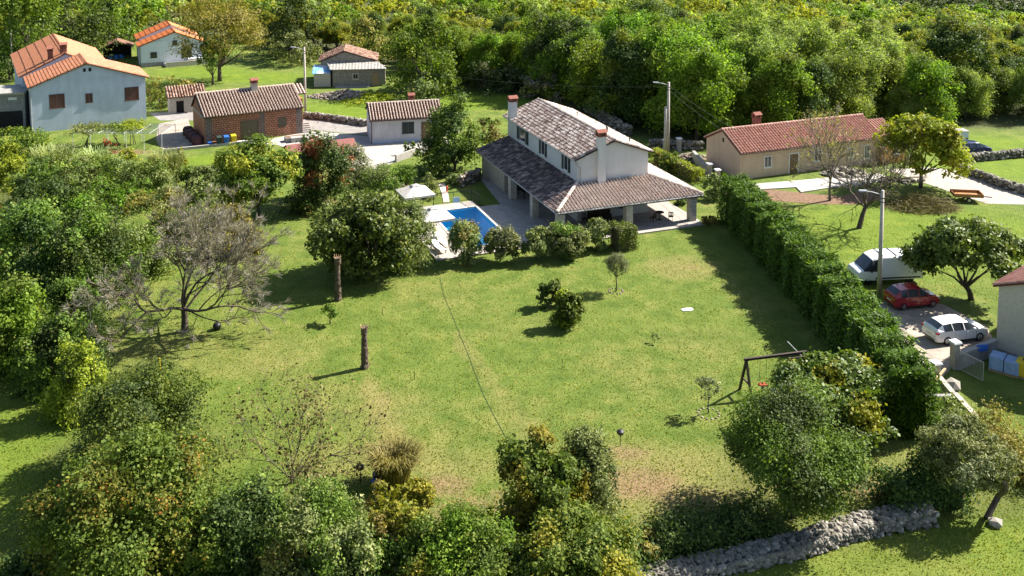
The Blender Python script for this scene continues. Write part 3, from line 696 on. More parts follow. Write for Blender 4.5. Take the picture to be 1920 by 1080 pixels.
for a in ((100,480,9,9,.8),(60,380,8,9,.7),(60,600,4,5,.7),(250,850,5,4,.8),(450,1010,12,3,.75),(800,1050,10,2.5,.7),(1050,1050,6,2.5,.6),(1330,1010,8,1.6,.6),(1590,760,5,4,.5),(1480,930,4,3,.5),(200,350,7,4,.6),(1840,930,4,2.5,.5)): blob(wood, *a)
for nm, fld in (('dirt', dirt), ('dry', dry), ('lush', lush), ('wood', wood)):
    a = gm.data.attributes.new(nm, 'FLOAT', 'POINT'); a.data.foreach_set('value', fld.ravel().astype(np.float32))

def sheet(name, poly, z, mat, th=.0, px=True):
    pts = [G(*p) for p in poly] if px else [Vector((p[0], p[1], 0)) for p in poly]
    if sum(pts[i].x*pts[(i+1)%len(pts)].y-pts[(i+1)%len(pts)].x*pts[i].y for i in range(len(pts))) < 0: pts.reverse()
    mb = MB()
    mb.prism(pts, -.3, z); return tag(mb.build(name, mat), kind='structure')
sheet('road', [(520,216),(560,222),(640,229),(690,236),(760,243),(840,240),(870,246),(800,262),(690,254),(600,245),(540,240),(420,226),(300,226),(280,212),(420,205)], .012, M['asphalt'])
sheet('courtyard', [(388,276),(470,267.5),(562,250),(572,247.5),(600,246.5),(690,256),(835,258),(842,272),(800,280),(770,290),(742,303),(700,322),(640,318),(600,300),(520,272),(470,269)], .03, M['concrete'])
sheet('yard', [(298,232),(352,222),(362,252),(387,270),(387,276),(306,284.5),(292,262)], .022, M['drive'])
sheet('driveway', [(1632,574),(1700,556),(1770,572),(1850,612),(1864,640),(1866,662),(1792,682),(1762,712),(1738,716),(1690,648)], .02, M['drive'])
sheet('gravel_yard', [(1660,318),(1740,314),(1812,322),(1860,338),(1925,356),(1925,384),(1850,382),(1800,366),(1730,342)], .02, M['gravel'])
sheet('bare_soil', [(1345,352),(1400,350),(1505,362),(1580,368),(1640,352),(1660,372),(1600,384),(1520,382),(1420,374),(1350,362)], .014, M['red_soil'])
for i, q in enumerate(([(1392,348),(1478,341),(1497,352),(1418,357)], [(1482,341),(1560,334),(1590,348),(1502,362)], [(1564,334),(1648,326),(1672,338),(1604,350)])):
    sheet('patio', q, .10+.012*i, M['concrete_slab'])
def vsheet(name, poly, z, mat, zb=-.3):
    mb = MB(); mb.prism([VL(u, v) for u, v in poly], zb, z); return tag(mb.build(name, mat), kind='structure')
# pool deck with the pool's opening left free, terrace and the floor under the roof
for q in ([(-11.2,-.6),(-8.45,-.6),(-8.45,13.2),(-11.2,13.2)], [(-8.45,-.6),(-3.45,-.6),(-3.45,1.05),(-8.45,1.05)], [(-8.45,11.55),(-3.45,11.55),(-3.45,13.2),(-8.45,13.2)]):
    vsheet('pool_deck', q, .12, M['paver'])
vsheet('terrace', [(-3.45,-.9),(14.6,-.9),(14.6,4),(14.4,20.5),(3.4,20.5),(-.2,20.5),(-1.1,11.2),(-3.45,11.2)], .115, M['paver'])
pool = empty('swimming_pool', VL(-8.2, 1.3), VANG, 'blue tiled swimming pool set in the pale deck beside the villa terrace', 'swimming pool')
mb = MB(); W_, L_ = 4.5, 10.0
mb.box((0,0,-1.6),(W_,L_,-1.5)); mb.box((-.1,-.1,-1.6),(0,L_+.1,.10)); mb.box((W_,-.1,-1.6),(W_+.1,L_+.1,.10)); mb.box((0,-.1,-1.6),(W_,0,.10)); mb.box((0,L_,-1.6),(W_,L_+.1,.10))
mb.build('basin', M['pooltile'], pool)
mb = MB(); mb.lathe([(2.6,-1.5),(2.6,-.95),(1.9,-.95),(1.9,-.6),(1.2,-.6),(1.2,-.35)], (1.0, 3.4, 0), 24); mb.build('steps', M['pooltile'], pool)
mb = MB(); mb.face([(.0,.0,-.02),(W_,.0,-.02),(W_,L_,-.02),(0,L_,-.02)]); mb.build('water', M['water'], pool)
mb = MB()
for a in ((-.25,-.25,0,L_+.25),(W_,-.25,W_+.25,L_+.25),(0,-.25,W_,0),(0,L_,W_,L_+.25)): mb.box((a[0],a[1],.05),(a[2],a[3],.155))
mb.build('coping', M['coping'], pool, bevel=.015)
# ------------------------------------------------------------------ END OF SETTING

# ------------------------------------------------------------------ buildings
rg = random.Random(4)
VW = (3.8, 4.0, 7.35, 18.4)                              # upper storey: u0, v0, width, depth
villa = empty('villa', VO, VANG, 'cream two storey villa with a wraparound tiled porch roof beside the pool', 'villa')
def villa_build():
    u0, v0, W, D = VW
    sub = lambda mb: [setattr(mb, 'v', [(x+u0, y+v0, z) for x, y, z in mb.v])]
    gable_walls(villa, W, D, 6.1, 7.45, M['cream'], 'v', W/2, off=(u0, v0))
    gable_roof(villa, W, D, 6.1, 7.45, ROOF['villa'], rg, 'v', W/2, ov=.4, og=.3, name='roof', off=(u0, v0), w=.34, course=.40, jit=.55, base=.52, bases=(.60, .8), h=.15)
    mb = MB(); U1, V1 = 14.8, 22.2; a, b = u0, v0; c = u0+W; e, t = 2.6, 3.75    # porch roof: left, front, right slopes
    q = rg
    def slope(P0, U, run, vdir, poly, base, jit, ww=.33):
        tile_slope(mb, P0, U, vdir, poly, q, ww, .42, .19, jit, base, rr=.265)
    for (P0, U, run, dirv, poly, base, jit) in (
        ((0,0,e), (0,1,0), a, (a,0,t-e), lambda L: [(0,0),(V1,0),(V1,L),(b,L)], .16, .3),  # left slope: low tile tone paints in the upper storey's shade
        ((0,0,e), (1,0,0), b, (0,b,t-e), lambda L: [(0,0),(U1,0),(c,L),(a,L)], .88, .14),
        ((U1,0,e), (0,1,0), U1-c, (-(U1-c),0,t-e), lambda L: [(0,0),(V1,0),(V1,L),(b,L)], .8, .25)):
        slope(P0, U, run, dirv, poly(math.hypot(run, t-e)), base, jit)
    ridge_caps(mb, (0,0,e+.12), (a,b,t+.12), q, .17, .8); ridge_caps(mb, (U1,0,e+.12), (c,b,t+.12), q, .17, .8)
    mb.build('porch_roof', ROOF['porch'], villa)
    mb = MB()
    for p, r in (((.12,.12,2.36),(U1-.12,.30,2.48)), ((.12,.30,2.36),(.30,V1-6,2.48)), ((U1-.30,.30,2.36),(U1-.12,V1,2.48))): mb.box(p, r)
    mb.build('porch_beam', M['wood_dark'], villa)
    for u, v in ((.55,.55),(7.3,.55),(13.95,.55),(.55,6.6),(.55,12.4),(13.95,9)):
        mb = MB(); mb.box((u-.34,v-.34,.11),(u+.34,v+.34,2.37)); mb.build('stone_pillar', M['ashlar'], villa, bevel=.02)
    # enclosed room at the far end of the porch
    mb = MB(); mb.box((.5,14.6,.0),(.8,21.6,2.5)); mb.box((.8,14.6,0),(1.6,14.9,2.5)); mb.box((2.9,14.6,0),(3.78,14.9,2.5)); mb.box((1.6,14.6,2.1),(2.9,14.9,2.5)); mb.box((.8,21.3,0),(3.78,21.6,2.5))
    mb.build('stone_room_wall', M['stone'], villa)
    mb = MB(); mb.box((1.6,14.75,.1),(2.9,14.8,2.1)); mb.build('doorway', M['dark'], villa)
    gutter(villa, (-.03,-.05,2.56), (14.83,-.05,2.56)); gutter(villa, (-.05,0,2.56), (-.05,22.2,2.56)); gutter(villa, (u0-.45,v0-.3,5.98), (u0-.45,v0+D+.3,5.98))
    downpipe(villa, [(u0-.45,v0+.1,5.95),(u0-.12,v0-.1,5.5),(u0+.25,v0-.1,5.2),(u0+.25,v0-.1,3.8)])
    for v, wd in ((21.5-3.6, 1.6), (21.5-9.2, .95), (21.5-14.9, .95)):    # left wall windows with open shutters
        D2 = v0+D
        window(villa, 0, D2, 'left', D2-v-wd/2, 4.25, wd, 1.45 if wd < 1.2 else 1.6, 'open', fr=.07)
        for o in villa.children[-1:]: pass
    chimney(villa, u0+2.3, v0-.22, 3.3, 8.6, .78, 'cream', d=.55)
    chimney(villa, u0-.05, v0+D-1.6, 5.9, 8.5, .8, 'cream', d=.7)
    for u, v in ((9.3, 9), (9.7, 10), (9.2, 16), (9.9, 5.4)):
        z = 7.45+.06-(abs(u-(u0+W/2)))/(W/2)*1.35; mb = MB(); mb.tube([(u,v,z-.1),(u,v,z+.45)], .05, 6); mb.lathe([(.09,0),(.09,.08),(.02,.12)], (u,v,z+.45), 8); mb.build('vent_pipe', M['plastic_black'], villa)
    # ground floor openings seen under the porch: front and left
    door(villa, 0, v0, 'front', u0+1.2, 1.5, 2.2, 'shutter_green', leaves=2) if False else None
villa_build()
for o in list(villa.children):                            # left-wall windows were laid out from u = 0: move them to the upper wall
    if o.name.startswith('window'): o.location.x = VW[0]
# ground-floor front door and window (dark openings in the shaded wall)
def gf():
    u0, v0, W, D = VW
    hold = empty('tmp', (0,0,0), 0, None, None); bpy.data.objects.remove(hold)
    for (u, z, w_, h_) in ((1.0,.12,1.7,2.05), (4.4,.9,1.3,1.2)):
        o = window(villa, W, D, 'front', u, z, w_, h_, 'glass', fm='wood_dark'); o.location = (u0, v0, 0)
    for (u, z, w_, h_) in ((6.5,.12,1.7,2.05), (11.5,.12,1.6,2.05)):
        o = window(villa, W, D, 'left', u, z, w_, h_, 'glass', fm='wood_dark'); o.location = (u0, v0, 0)
gf()

b = empty('grey_blue_house', G(62,250), R(29), 'tall grey blue rendered house with a stepped orange roof and three brown shutters', 'house')
gable_walls(b, 13.6, 7.5, 5.9, 8.3, M['blue_render'], 'v', 6.5)
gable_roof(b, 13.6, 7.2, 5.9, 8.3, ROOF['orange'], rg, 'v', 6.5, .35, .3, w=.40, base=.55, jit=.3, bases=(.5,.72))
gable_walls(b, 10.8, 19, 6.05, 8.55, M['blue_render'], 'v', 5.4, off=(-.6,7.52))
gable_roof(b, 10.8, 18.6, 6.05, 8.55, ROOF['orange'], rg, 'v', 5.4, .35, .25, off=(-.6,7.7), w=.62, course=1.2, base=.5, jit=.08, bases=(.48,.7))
for u, z, ww, hh in ((2.0,2.95,1.8,1.75),(6.25,3.25,.85,1.15),(11.0,3.0,1.75,1.7)): window(b, 13.6, 7.5, 'front', u, z, ww, hh, 'leaf2', 'shutter_brown', .06, pm='shutter_brown')
for u in (6.1, 6.75):
    mb = MB(); fbox(mb, 13.6, 7.5, 'front', u, u+.32, 7.25, 7.7, -.05, .03); mb.build('gable_vent', M['dark'], b)
chimney(b, 3.0, 8.6, 6.5, 9.4, .62, 'terracotta'); chimney(b, 4.6, 8.2, 7.2, 9.9, .8, 'terracotta')
gutter(b, (-.42,-.3,5.72), (-.42,7.3,5.72), 'gutter_dark'); downpipe(b, [(-.42,-.05,5.7),(-.08,-.1,5.3),(-.08,-.1,.2)], 'gutter')
gutter(b, (14.0,-.3,5.72), (14.0,7.3,5.72), 'gutter_dark')

b = empty('white_house', G(264,127), R(25), 'white house with a bright orange stepped roof behind the grey blue house', 'house')
gable_walls(b, 10.5, 4.0, 3.7, 5.7, M['white_render'], 'v', 5.6)
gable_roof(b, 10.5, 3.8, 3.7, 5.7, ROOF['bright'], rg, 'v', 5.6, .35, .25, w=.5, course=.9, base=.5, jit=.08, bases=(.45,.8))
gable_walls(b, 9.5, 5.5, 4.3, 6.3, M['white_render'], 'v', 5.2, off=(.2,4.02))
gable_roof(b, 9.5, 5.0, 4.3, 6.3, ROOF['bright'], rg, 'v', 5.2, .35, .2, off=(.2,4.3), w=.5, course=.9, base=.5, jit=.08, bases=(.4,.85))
mb = MB(); mb.box((-.02,-.06,-.2),(3.6,-.002,.75)); mb.build('plinth', M['grey_wall'], b)
for u, z, ww, hh in ((1.6,1.6,1.05,.9),(6.6,1.3,1.7,1.5),(5.2,3.5,.8,.8)): window(b, 10.5, 4, 'front', u, z, ww, hh, 'glass', 'dark_metal', .06)
mb = MB(); mb.box((3.8,-1.9,-.2),(11,-.1,.55)); mb.box((3.8,-1.9,.55),(11.2,-1.75,.9)); mb.build('terrace_block', M['beige_wall'], b)
mb = MB(); mb.box((7.6,-1.2,.56),(10.2,-.05,1.15)); mb.build('white_ledge', M['white'], b)
downpipe(b, [(-.05,-.1,3.6),(-.05,-.1,.1)], 'gutter_dark')

b = empty('brick_outbuilding', G(385,272), R(28), 'red hollow brick outbuilding with weathered cream roof tiles and a brown double door', 'outbuilding')
W, D = 11.9, 7.2
gable_walls(b, W, D, 3.45, 5.3, M['brick'], 'u', 4.6)
gable_roof(b, W, D, 3.45, 5.3, ROOF['cream'], rg, 'u', 4.6, .3, .22, w=.36, base=.72, jit=.2, rr=.26, h=.19)
mb = MB(); mb.box((-.03,0.02,-.2),(-.002,D-.02,3.4)); mb.build('side_wall', M['brick_side'], b)
mb = MB(); mb.box((-.05,.3,3.05),(-.032,D-.3,3.3)); mb.build('concrete_band', M['concrete'], b)
for a0, a1 in ((-.02,.85),(6.55,7.2),(11.15,11.93)):
    mb = MB(); mb.box((a0,-.03,-.2),(a1,-.002,3.3)); mb.build('grey_quoin', M['brick_grey'], b)
mb = MB(); mb.box((W,2.9,-.2),(W+.95,D-.1,3.8)); mb.build('side_annex', M['brick_side'], b)
mb = MB(); s_ = (5.3-3.45)/4.6; tile_slope(mb, (W+.1,2.5,3.45+2.5*s_+.06), (1,0,0), (0,1,s_), [(0,0),(1.25,0),(1.25,2.3),(0,2.3)], rg, .36, .42, .12, .2, .72); mb.build('annex_roof', ROOF['cream'], b)
door(b, W, D, 'front', 4.25, 2.2, 2.45, 'olive_wood', 'olive_wood', .1, 2)
window(b, W, D, 'front', 8.9, 1.25, 1.0, 1.15, 'leaf2', 'olive_wood', .07, pm='olive_wood')
chimney(b, 7.0, 4.2, 4.9, 6.7, .75, 'concrete')
mb = MB()
for k in range(5): mb.box((W+.05,1.2-.3*k,-.1),(W+1.2,1.5-.3*k,1.0-.2*k))
mb.build('steps', M['concrete'], b)

b = empty('white_garage', G(696,270), R(13), 'small stained white garage with striped cream tiles and a dark green shuttered window', 'garage')
W, D = 8.6, 6.0
gable_walls(b, W, D, 3.0, 4.15, M['dirty_white'], 'u', 3.2); gable_roof(b, W, D, 3.0, 4.15, ROOF['cream'], rg, 'u', 3.2, .3, .2, w=.36, base=.74, jit=.2, rr=.26, h=.19)
mb = MB(); mb.box((-.02,-.03,-.2),(5.95,-.002,.38)); mb.build('plinth', M['blue_render'], b)
window(b, W, D, 'front', 3.75, 1.1, 1.45, 1.35, 'leaf2', 'shutter_green', .07, pm='shutter_green')
door(b, W, D, 'front', 6.1, 1.2, 2.35, 'door_brown', 'shutter_brown', .1, 1)
gutter(b, (-.2,-.36,2.86), (W+.2,-.36,2.86), 'gutter_dark'); downpipe(b, [(-.1,-.34,2.84),(.05,-.08,2.5),(.05,-.08,0)], 'gutter_dark')
chimney(b, 5.4, 3.9, 3.6, 5.1, .65, 'terracotta', 'terracotta')

b = empty('peach_farmhouse', G(1387,337), R(21.3), 'long low peach farmhouse with a red tiled roof and white framed openings', 'house')
W, D = 18.6, 6.6
gable_walls(b, W, D, 3.0, 4.6, M['peach'], 'u', 3.3); gable_roof(b, W, D, 3.0, 4.6, ROOF['red'], rg, 'u', 3.3, .3, .22, w=.36, base=.5, jit=.22, rr=.31)
door(b, W, D, 'front', 6.2, 1.35, 2.25, 'door_brown', 'frame', .13)
for u, z, ww, hh in ((3.0,.95,1.0,1.3),(9.5,.95,1.0,1.3),(14.0,.95,.95,1.2),(16.3,.6,.8,1.6)): window(b, W, D, 'front', u, z, ww, hh, 'glass', 'frame', .12)
mb = MB(); fbox(mb, W, D, 'left', 3.2, 3.5, 3.3, 3.75, -.05, .03); mb.build('gable_vent', M['dark'], b)
chimney(b, 4.9, 4.2, 4.0, 5.9, .7, 'terracotta', 'terracotta')
gutter(b, (-.2,-.36,2.84), (W+.2,-.36,2.84), 'gutter_dark'); downpipe(b, [(W-.15,-.34,2.82),(W-.15,-.07,2.5),(W-.15,-.07,0)], 'plastic_black')
b = empty('orange_annex', G(1656,310), R(21.3), 'small orange annex with a tiled lean-to roof at the end of the peach farmhouse', 'annex')
mb = MB(); mb.box((.35,.3,-.2),(3.4,4.2,2.55)); mb.build('wall', M['orange_wall'], b)
mb = MB(); tile_slope(mb, (.25,.0,2.55), (1,0,0), (0,1,.35), [(0,0),(3.3,0),(3.3,4.6),(0,4.6)], rg, .36, .42, .12, .2, .45); mb.build('roof', ROOF['red'], b)
window(b, 3.4, 4, 'front', 1.6, 1, .8, 1.1, 'glass', 'frame', .08).location = (0, .3, 0)

b = empty('ruined_farm_building', G(624,163), R(6), 'old grey stone farm building with a broken tile roof and a tin lean-to', 'farm building')
mb = MB(); mb.box((0,0,-.2),(8,2.6,2.75)); mb.build('lean_to_wall', M['ruin'], b)
mb = MB(); tile_slope(mb, (-.3,-.3,2.75), (1,0,0), (0,1,.22), [(0,0),(8.5,0),(7.0,3.2),(-.8,3.2)], rg, .5, 3.4, .035, .1, .62, lift=.0); mb.build('tin_roof', M['tin'], b)
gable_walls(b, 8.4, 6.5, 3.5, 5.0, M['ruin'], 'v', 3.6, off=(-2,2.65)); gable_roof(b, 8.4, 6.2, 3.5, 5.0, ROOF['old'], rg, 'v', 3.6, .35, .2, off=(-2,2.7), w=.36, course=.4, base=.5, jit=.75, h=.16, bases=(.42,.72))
window(b, 8, 2.6, 'front', 3.0, 1.1, .95, .95, 'glass', 'beige_wall', .14, pm='dark')
door(b, 8, 2.6, 'front', 6.0, 1.0, 2.0, 'timber', 'timber', .08)
mb = MB(); mb.box((.4,-1.0,-.1),(5.6,-.05,.16)); mb.build('stone_step', M['concrete'], b)
b = empty('board_shed', G(589,163), R(6), 'small board shed with a white and blue sheet roof beside the ruined building', 'shed')
mb = MB(); mb.box((0,0,-.2),(2.5,2.2,2.1))
for k in range(8): mb.box((-.01,-.03,.1+k*.25),(2.51,-.002,.3+k*.25))
mb.build('wall', M['beige_wall'], b); mb = MB(); tile_slope(mb, (-.25,-.25,2.12), (1,0,0), (0,1,.3), [(0,0),(2.75,0),(2.75,2.9),(0,2.9)], rg, .4, 3, .03, .1, .6, lift=0.); mb.build('roof', M['tin_blue'], b)

b = empty('edge_house', G(1867,662), R(-50), 'plain rendered house with a red tile verge at the right edge of the view', 'house')
gable_walls(b, 9, 10, 4.75, 6.6, M['beige_wall'], 'v', 4.5); gable_roof(b, 9, 10, 4.75, 6.6, ROOF['red'], rg, 'v', 4.5, .3, .25, w=.34, base=.4, jit=.2)
mb = MB(); mb.box((-.02,-.04,-.2),(9.02,-.002,.4)); mb.build('plinth', M['grey_wall'], b)
b = empty('flat_grey_shed', G(-62,243), R(14), 'flat roofed grey block shed in the shade left of the grey blue house', 'shed')
mb = MB(); mb.box((0,0,-.2),(6.9,5,4.3)); mb.build('wall', M['grey_wall'], b); mb = MB(); mb.box((-.3,-.5,4.3),(7.0,5.2,4.55)); mb.build('roof', M['tin'], b)
mb = MB(); mb.box((.5,-.03,.0),(6.6,-.002,2.1)); mb.build('opening', M['dark'], b); mb = MB(); mb.box((5.0,-.05,3.55),(6.0,-.002,3.9)); mb.build('vent_panel', M['white'], b)  # dark sheet low on the wall stands in for shadow there
b = empty('stone_byre', G(318,214), R(24), 'low crumbling stone byre with old tiles left of the brick outbuilding', 'byre')
mb = MB(); mb.box((0,0,-.2),(.9,2.6,2.3)); mb.box((.9,.0,1.7),(1.9,2.6,2.3)); mb.box((1.9,0,-.2),(4.6,2.6,2.3)); mb.build('wall', M['stone'], b)
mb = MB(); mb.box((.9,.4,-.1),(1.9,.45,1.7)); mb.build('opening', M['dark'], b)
mb = MB(); tile_slope(mb, (-.3,-.35,2.3), (1,0,0), (0,1,.3), [(0,0),(5.2,0),(5.2,3.3),(0,3.3)], rg, .36, .42, .13, .6, .7); mb.build('roof', ROOF['old'], b)
b = empty('lumber_shed', G(194,116), R(20), 'dark open shed with a brown tiled roof between the two orange roofed houses', 'shed')
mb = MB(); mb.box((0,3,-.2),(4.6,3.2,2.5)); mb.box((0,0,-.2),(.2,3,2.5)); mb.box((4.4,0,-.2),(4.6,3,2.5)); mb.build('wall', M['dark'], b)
mb = MB(); gable_roof(b, 4.6, 3.2, 2.5, 3.4, ROOF['old'], rg, 'v', 2.3, .3, .2, w=.4, base=.3, jit=.4)
b = empty('red_roofed_shed', G(545,306), R(24), 'low shed with a faded red sheet roof half hidden by garden trees', 'shed')
mb = MB(); mb.box((.1,.1,-.2),(7.4,2.9,1.1)); mb.build('wall', M['grey_wall'], b)
mb = MB(); mb.mesh([(-.2,-.3,1.1),(7.7,-.3,1.1),(7.7,1.5,1.75),(-.2,1.5,1.75),(-.2,3.2,1.1),(7.7,3.2,1.1),(-.2,-.3,1.02),(7.7,-.3,1.02),(-.2,3.2,1.02),(7.7,3.2,1.02)], [(0,1,2,3),(3,2,5,4),(6,7,1,0),(4,5,9,8),(8,9,7,6),(6,0,3,4,8),(1,7,9,5,2)]); mb.build('roof', M['redroof'], b)
b = empty('pale_blockhouse', G(1793,272), R(5), 'tiny pale block store at the edge of the far right meadow', 'store')
mb = MB(); mb.box((0,0,-.1),(1.5,1.4,1.6)); mb.box((-1.0,.1,-.1),(0,1.3,1.1)); mb.build('wall', M['white_render'], b); mb = MB(); mb.box((-.08,-.08,1.6),(1.58,1.48,1.68)); mb.build('roof', M['concrete'], b)

# ------------------------------------------------------------------ walls of stone, rubble, pillars
def stone_wall(name, label, path, h, th, n, mat='drystone', seed=1, r=.22, cat='stone wall', taper=0.):
    q = random.Random(seed); pts = [G(*p) for p in path]; L = [(pts[i+1]-pts[i]).length for i in range(len(pts)-1)]; T = sum(L); mb = MB()
    for i in range(len(pts)-1):
        a, c = pts[i], pts[i+1]; d = (c-a).normalized(); nn = Vector((-d.y, d.x, 0))*th*.36; ha = h*.82*(1-taper*sum(L[:i])/T); hc = h*.82*(1-taper*sum(L[:i+1])/T)
        mb.mesh([a-nn+Vector((0,0,-.2)), c-nn+Vector((0,0,-.2)), c+nn+Vector((0,0,-.2)), a+nn+Vector((0,0,-.2)), a-nn*.7+Vector((0,0,ha)), c-nn*.7+Vector((0,0,hc)), c+nn*.7+Vector((0,0,hc)), a+nn*.7+Vector((0,0,ha))],
                [(3,2,1,0),(4,5,6,7),(0,1,5,4),(1,2,6,5),(2,3,7,6),(3,0,4,7)], .1)
    for _ in range(n):
        s = q.random()*T; i = 0
        while i < len(L)-1 and s > L[i]: s -= L[i]; i += 1
        d = (pts[i+1]-pts[i]).normalized(); nn = Vector((-d.y, d.x, 0)); hh = h*(1-taper*(sum(L[:i])+s)/T); z = q.random()**.8*hh; o = q.choice((-1, 1))*th*(.5-.16*z/h) if q.random() < .62 else q.uniform(-.4, .4)*th
        if abs(o) < th*.3: z = hh*q.uniform(.82, 1.02)
        c = pts[i]+d*s+nn*o; mb.rock((c.x, c.y, z), r*q.uniform(.5, 1.25), q, min(1, max(0, q.gauss(.5, .22))))
    o = mb.build(name, M[mat]); return tag(o, label, cat)
stone_wall('stone_wall', 'pale dry stone wall along the village road behind the garage', [(572,221),(620,226),(690,236.5)], .75, .6, 420, seed=2, r=.27)
stone_wall('stone_wall', 'upper dry stone wall across the meadow at far right', [(1812,304),(1850,300),(1930,293)], .85, .6, 330, seed=3, r=.24)
stone_wall('stone_wall', 'lower dry stone wall above the gravel yard at far right', [(1800,322),(1846,338),(1880,352),(1935,368)], .8, .6, 380, seed=4, r=.24)
stone_wall('stone_wall', 'shaded mossy stone wall under the trees behind the villa', [(1100,208),(1140,232),(1180,256)], 1.3, .7, 300, seed=5, r=.26)
stone_wall('stone_wall', 'low grey stone wall in shade left of the peach farmhouse', [(1218,278),(1260,279),(1318,282)], 1.0, .6, 240, seed=6, r=.24)
stone_wall('stone_wall', 'long rubble stone wall under the trees along the near garden edge', [(1745,972),(1660,986),(1580,1003),(1500,1030),(1400,1052),(1300,1072),(1180,1098)], 0.72, 1.25, 2600, seed=7, r=.15, taper=.6)
stone_wall('retaining_wall', 'beige stone retaining wall at the far corner of the porch', [(862,352),(884,343),(901,337)], 1.3, .4, 120, 'rubble', 8, .2, 'retaining wall')
stone_wall('stone_edging', 'stone edging of the raised bed above the pool umbrellas', [(742,352),(775,360),(800,366)], .5, .4, 70, 'rubble', 9, .16, 'stone edging')
def heap(name, label, px, py, rx, ry, h, n, mat, seed, r=.22, cat='rubble pile'):
    q = random.Random(seed); c = G(px, py); mb = MB()
    V = [(c.x, c.y, h*.8)]; k = 20
    for i in range(k): a = 6.283*i/k; V.append((c.x+rx*.9*math.cos(a)*q.uniform(.85,1.1), c.y+ry*.9*math.sin(a)*q.uniform(.85,1.1), -.1))
    mb.mesh(V, [(0, i+1, (i+1)%k+1) for i in range(k)], .15)
    for _ in range(n):
        a = q.uniform(0, 6.283); t = math.sqrt(q.random()); z = h*(1-t)*.9+.05*q.random()
        mb.rock((c.x+rx*t*math.cos(a), c.y+ry*t*math.sin(a), z), r*q.uniform(.4, 1.4), q, min(1, max(0, q.gauss(.5, .25))), q.uniform(.3, .8))
    return tag(mb.build(name, M[mat]), label, cat)
heap('rubble_pile', 'long heap of broken tiles and stones below the ruined farm building', 648, 182, 5.6, 2.0, 1.2, 620, 'rubble', 1, .24)
heap('brick_heap', 'small heap of bricks and pale slabs by the villa back gate', 1296, 297, 2.2, 1.6, .6, 120, 'rubble', 2, .2)
heap('stone_heap', 'rough stone heap in front of the far end of the peach farmhouse', 1585, 328, 2.6, 1.6, 1.0, 150, 'drystone', 3, .26)
heap('stone_heap', 'scattered pale stones beneath the yellow green tree', 1690, 340, 2.6, 1.0, .4, 60, 'drystone', 5, .22)
def wall_px(name, label, path, h, th, mat, cat='low wall', z0=-.2, cap=None):
    pts = [G(*p) for p in path]; mb = MB()
    for i in range(len(pts)-1):
        a, c = pts[i]+Vector((0,0,0)), pts[i+1]; mb.bar((a.x, a.y, (h+z0)/2), (c.x, c.y, (h+z0)/2), th, h-z0+.003*i)
    if not cap: return tag(mb.build(name, M[mat]), label, cat)
    root = empty(name, pts[0], 0, label, cat); o = mb.build('wall', M[mat], root, loc=-pts[0]); mb = MB()
    for i in range(len(pts)-1): mb.bar((pts[i].x, pts[i].y, h+.045+.003*i), (pts[i+1].x, pts[i+1].y, h+.045+.003*i), th+.1, .08)
    mb.build('coping', M[cap], root, loc=-pts[0]); return root
wall_px('low_wall', 'low pale kerb wall in front of the brick outbuilding yard', [(306,285),(388,276.5),(478,267)], .32, .25, 'concrete')
wall_px('low_wall', 'grey concrete wall behind the gate beside the edge house', [(1793,694),(1866,664)], 1.0, .22, 'grey_wall', cap='concrete')
wall_px('low_wall', 'pale concrete wall running down from the gate posts', [(1756,716),(1786,752)], .5, .22, 'grey_wall', cap='stone')
wall_px('low_wall', 'long concrete garden wall overgrown with ivy at lower right', [(1790,756),(1822,792),(1850,826)], .6, .22, 'grey_wall', cap='stone')
wall_px('low_wall', 'short cross wall joining the hedge end to the fence corner', [(1734,757),(1786,756)], .45, .2, 'grey_wall', cap='grey_wall')
wall_px('low_wall', 'brown boundary wall between villa drive and peach farmhouse', [(1300,300),(1326,330)], 1.0, .25, 'beige_wall', cap='concrete')
wall_px('low_wall', 'pale stepped wall at the drive edge below the garage', [(742,304),(776,292),(800,284)], .8, .25, 'concrete')
wall_px('low_wall', 'small white planter wall by the brick outbuilding steps', [(545,267),(573,264)], .6, .9, 'concrete')
for lab, px, py, h in (('cream gate pillar with a white cap, nearer of the pair by the farmhouse', 1345,345,1.5), ('cream gate pillar with a white cap, farther of the pair by the farmhouse', 1330,335,1.6),
                       ('white concrete post left of the tall street lamp behind the villa', 1247,288,1.6), ('white concrete post right of the tall street lamp behind the villa', 1273,285,1.6), ('stone gate post nearest the clipped conifer hedge end', 1753,716,1.25), ('thick stone gate post beside the grey concrete wall', 1789,690,1.75)):
    p = G(px, py); r_ = empty('gate_pillar', p, .3, lab, 'gate pillar'); mb = MB(); mb.box((-.22,-.22,-.2),(.22,.22,h)); mb.build('post', M['concrete' if 'concrete' in lab else 'stone'], r_, bevel=.02)
    mb = MB(); mb.mesh([(-.32,-.32,h),(.32,-.32,h),(.32,.32,h),(-.32,.32,h),(-.28,-.28,h+.1),(.28,-.28,h+.1),(.28,.28,h+.1),(-.28,.28,h+.1)], [(3,2,1,0),(4,5,6,7),(0,1,5,4),(1,2,6,5),(2,3,7,6),(3,0,4,7)]); mb.build('cap', M['white'], r_)

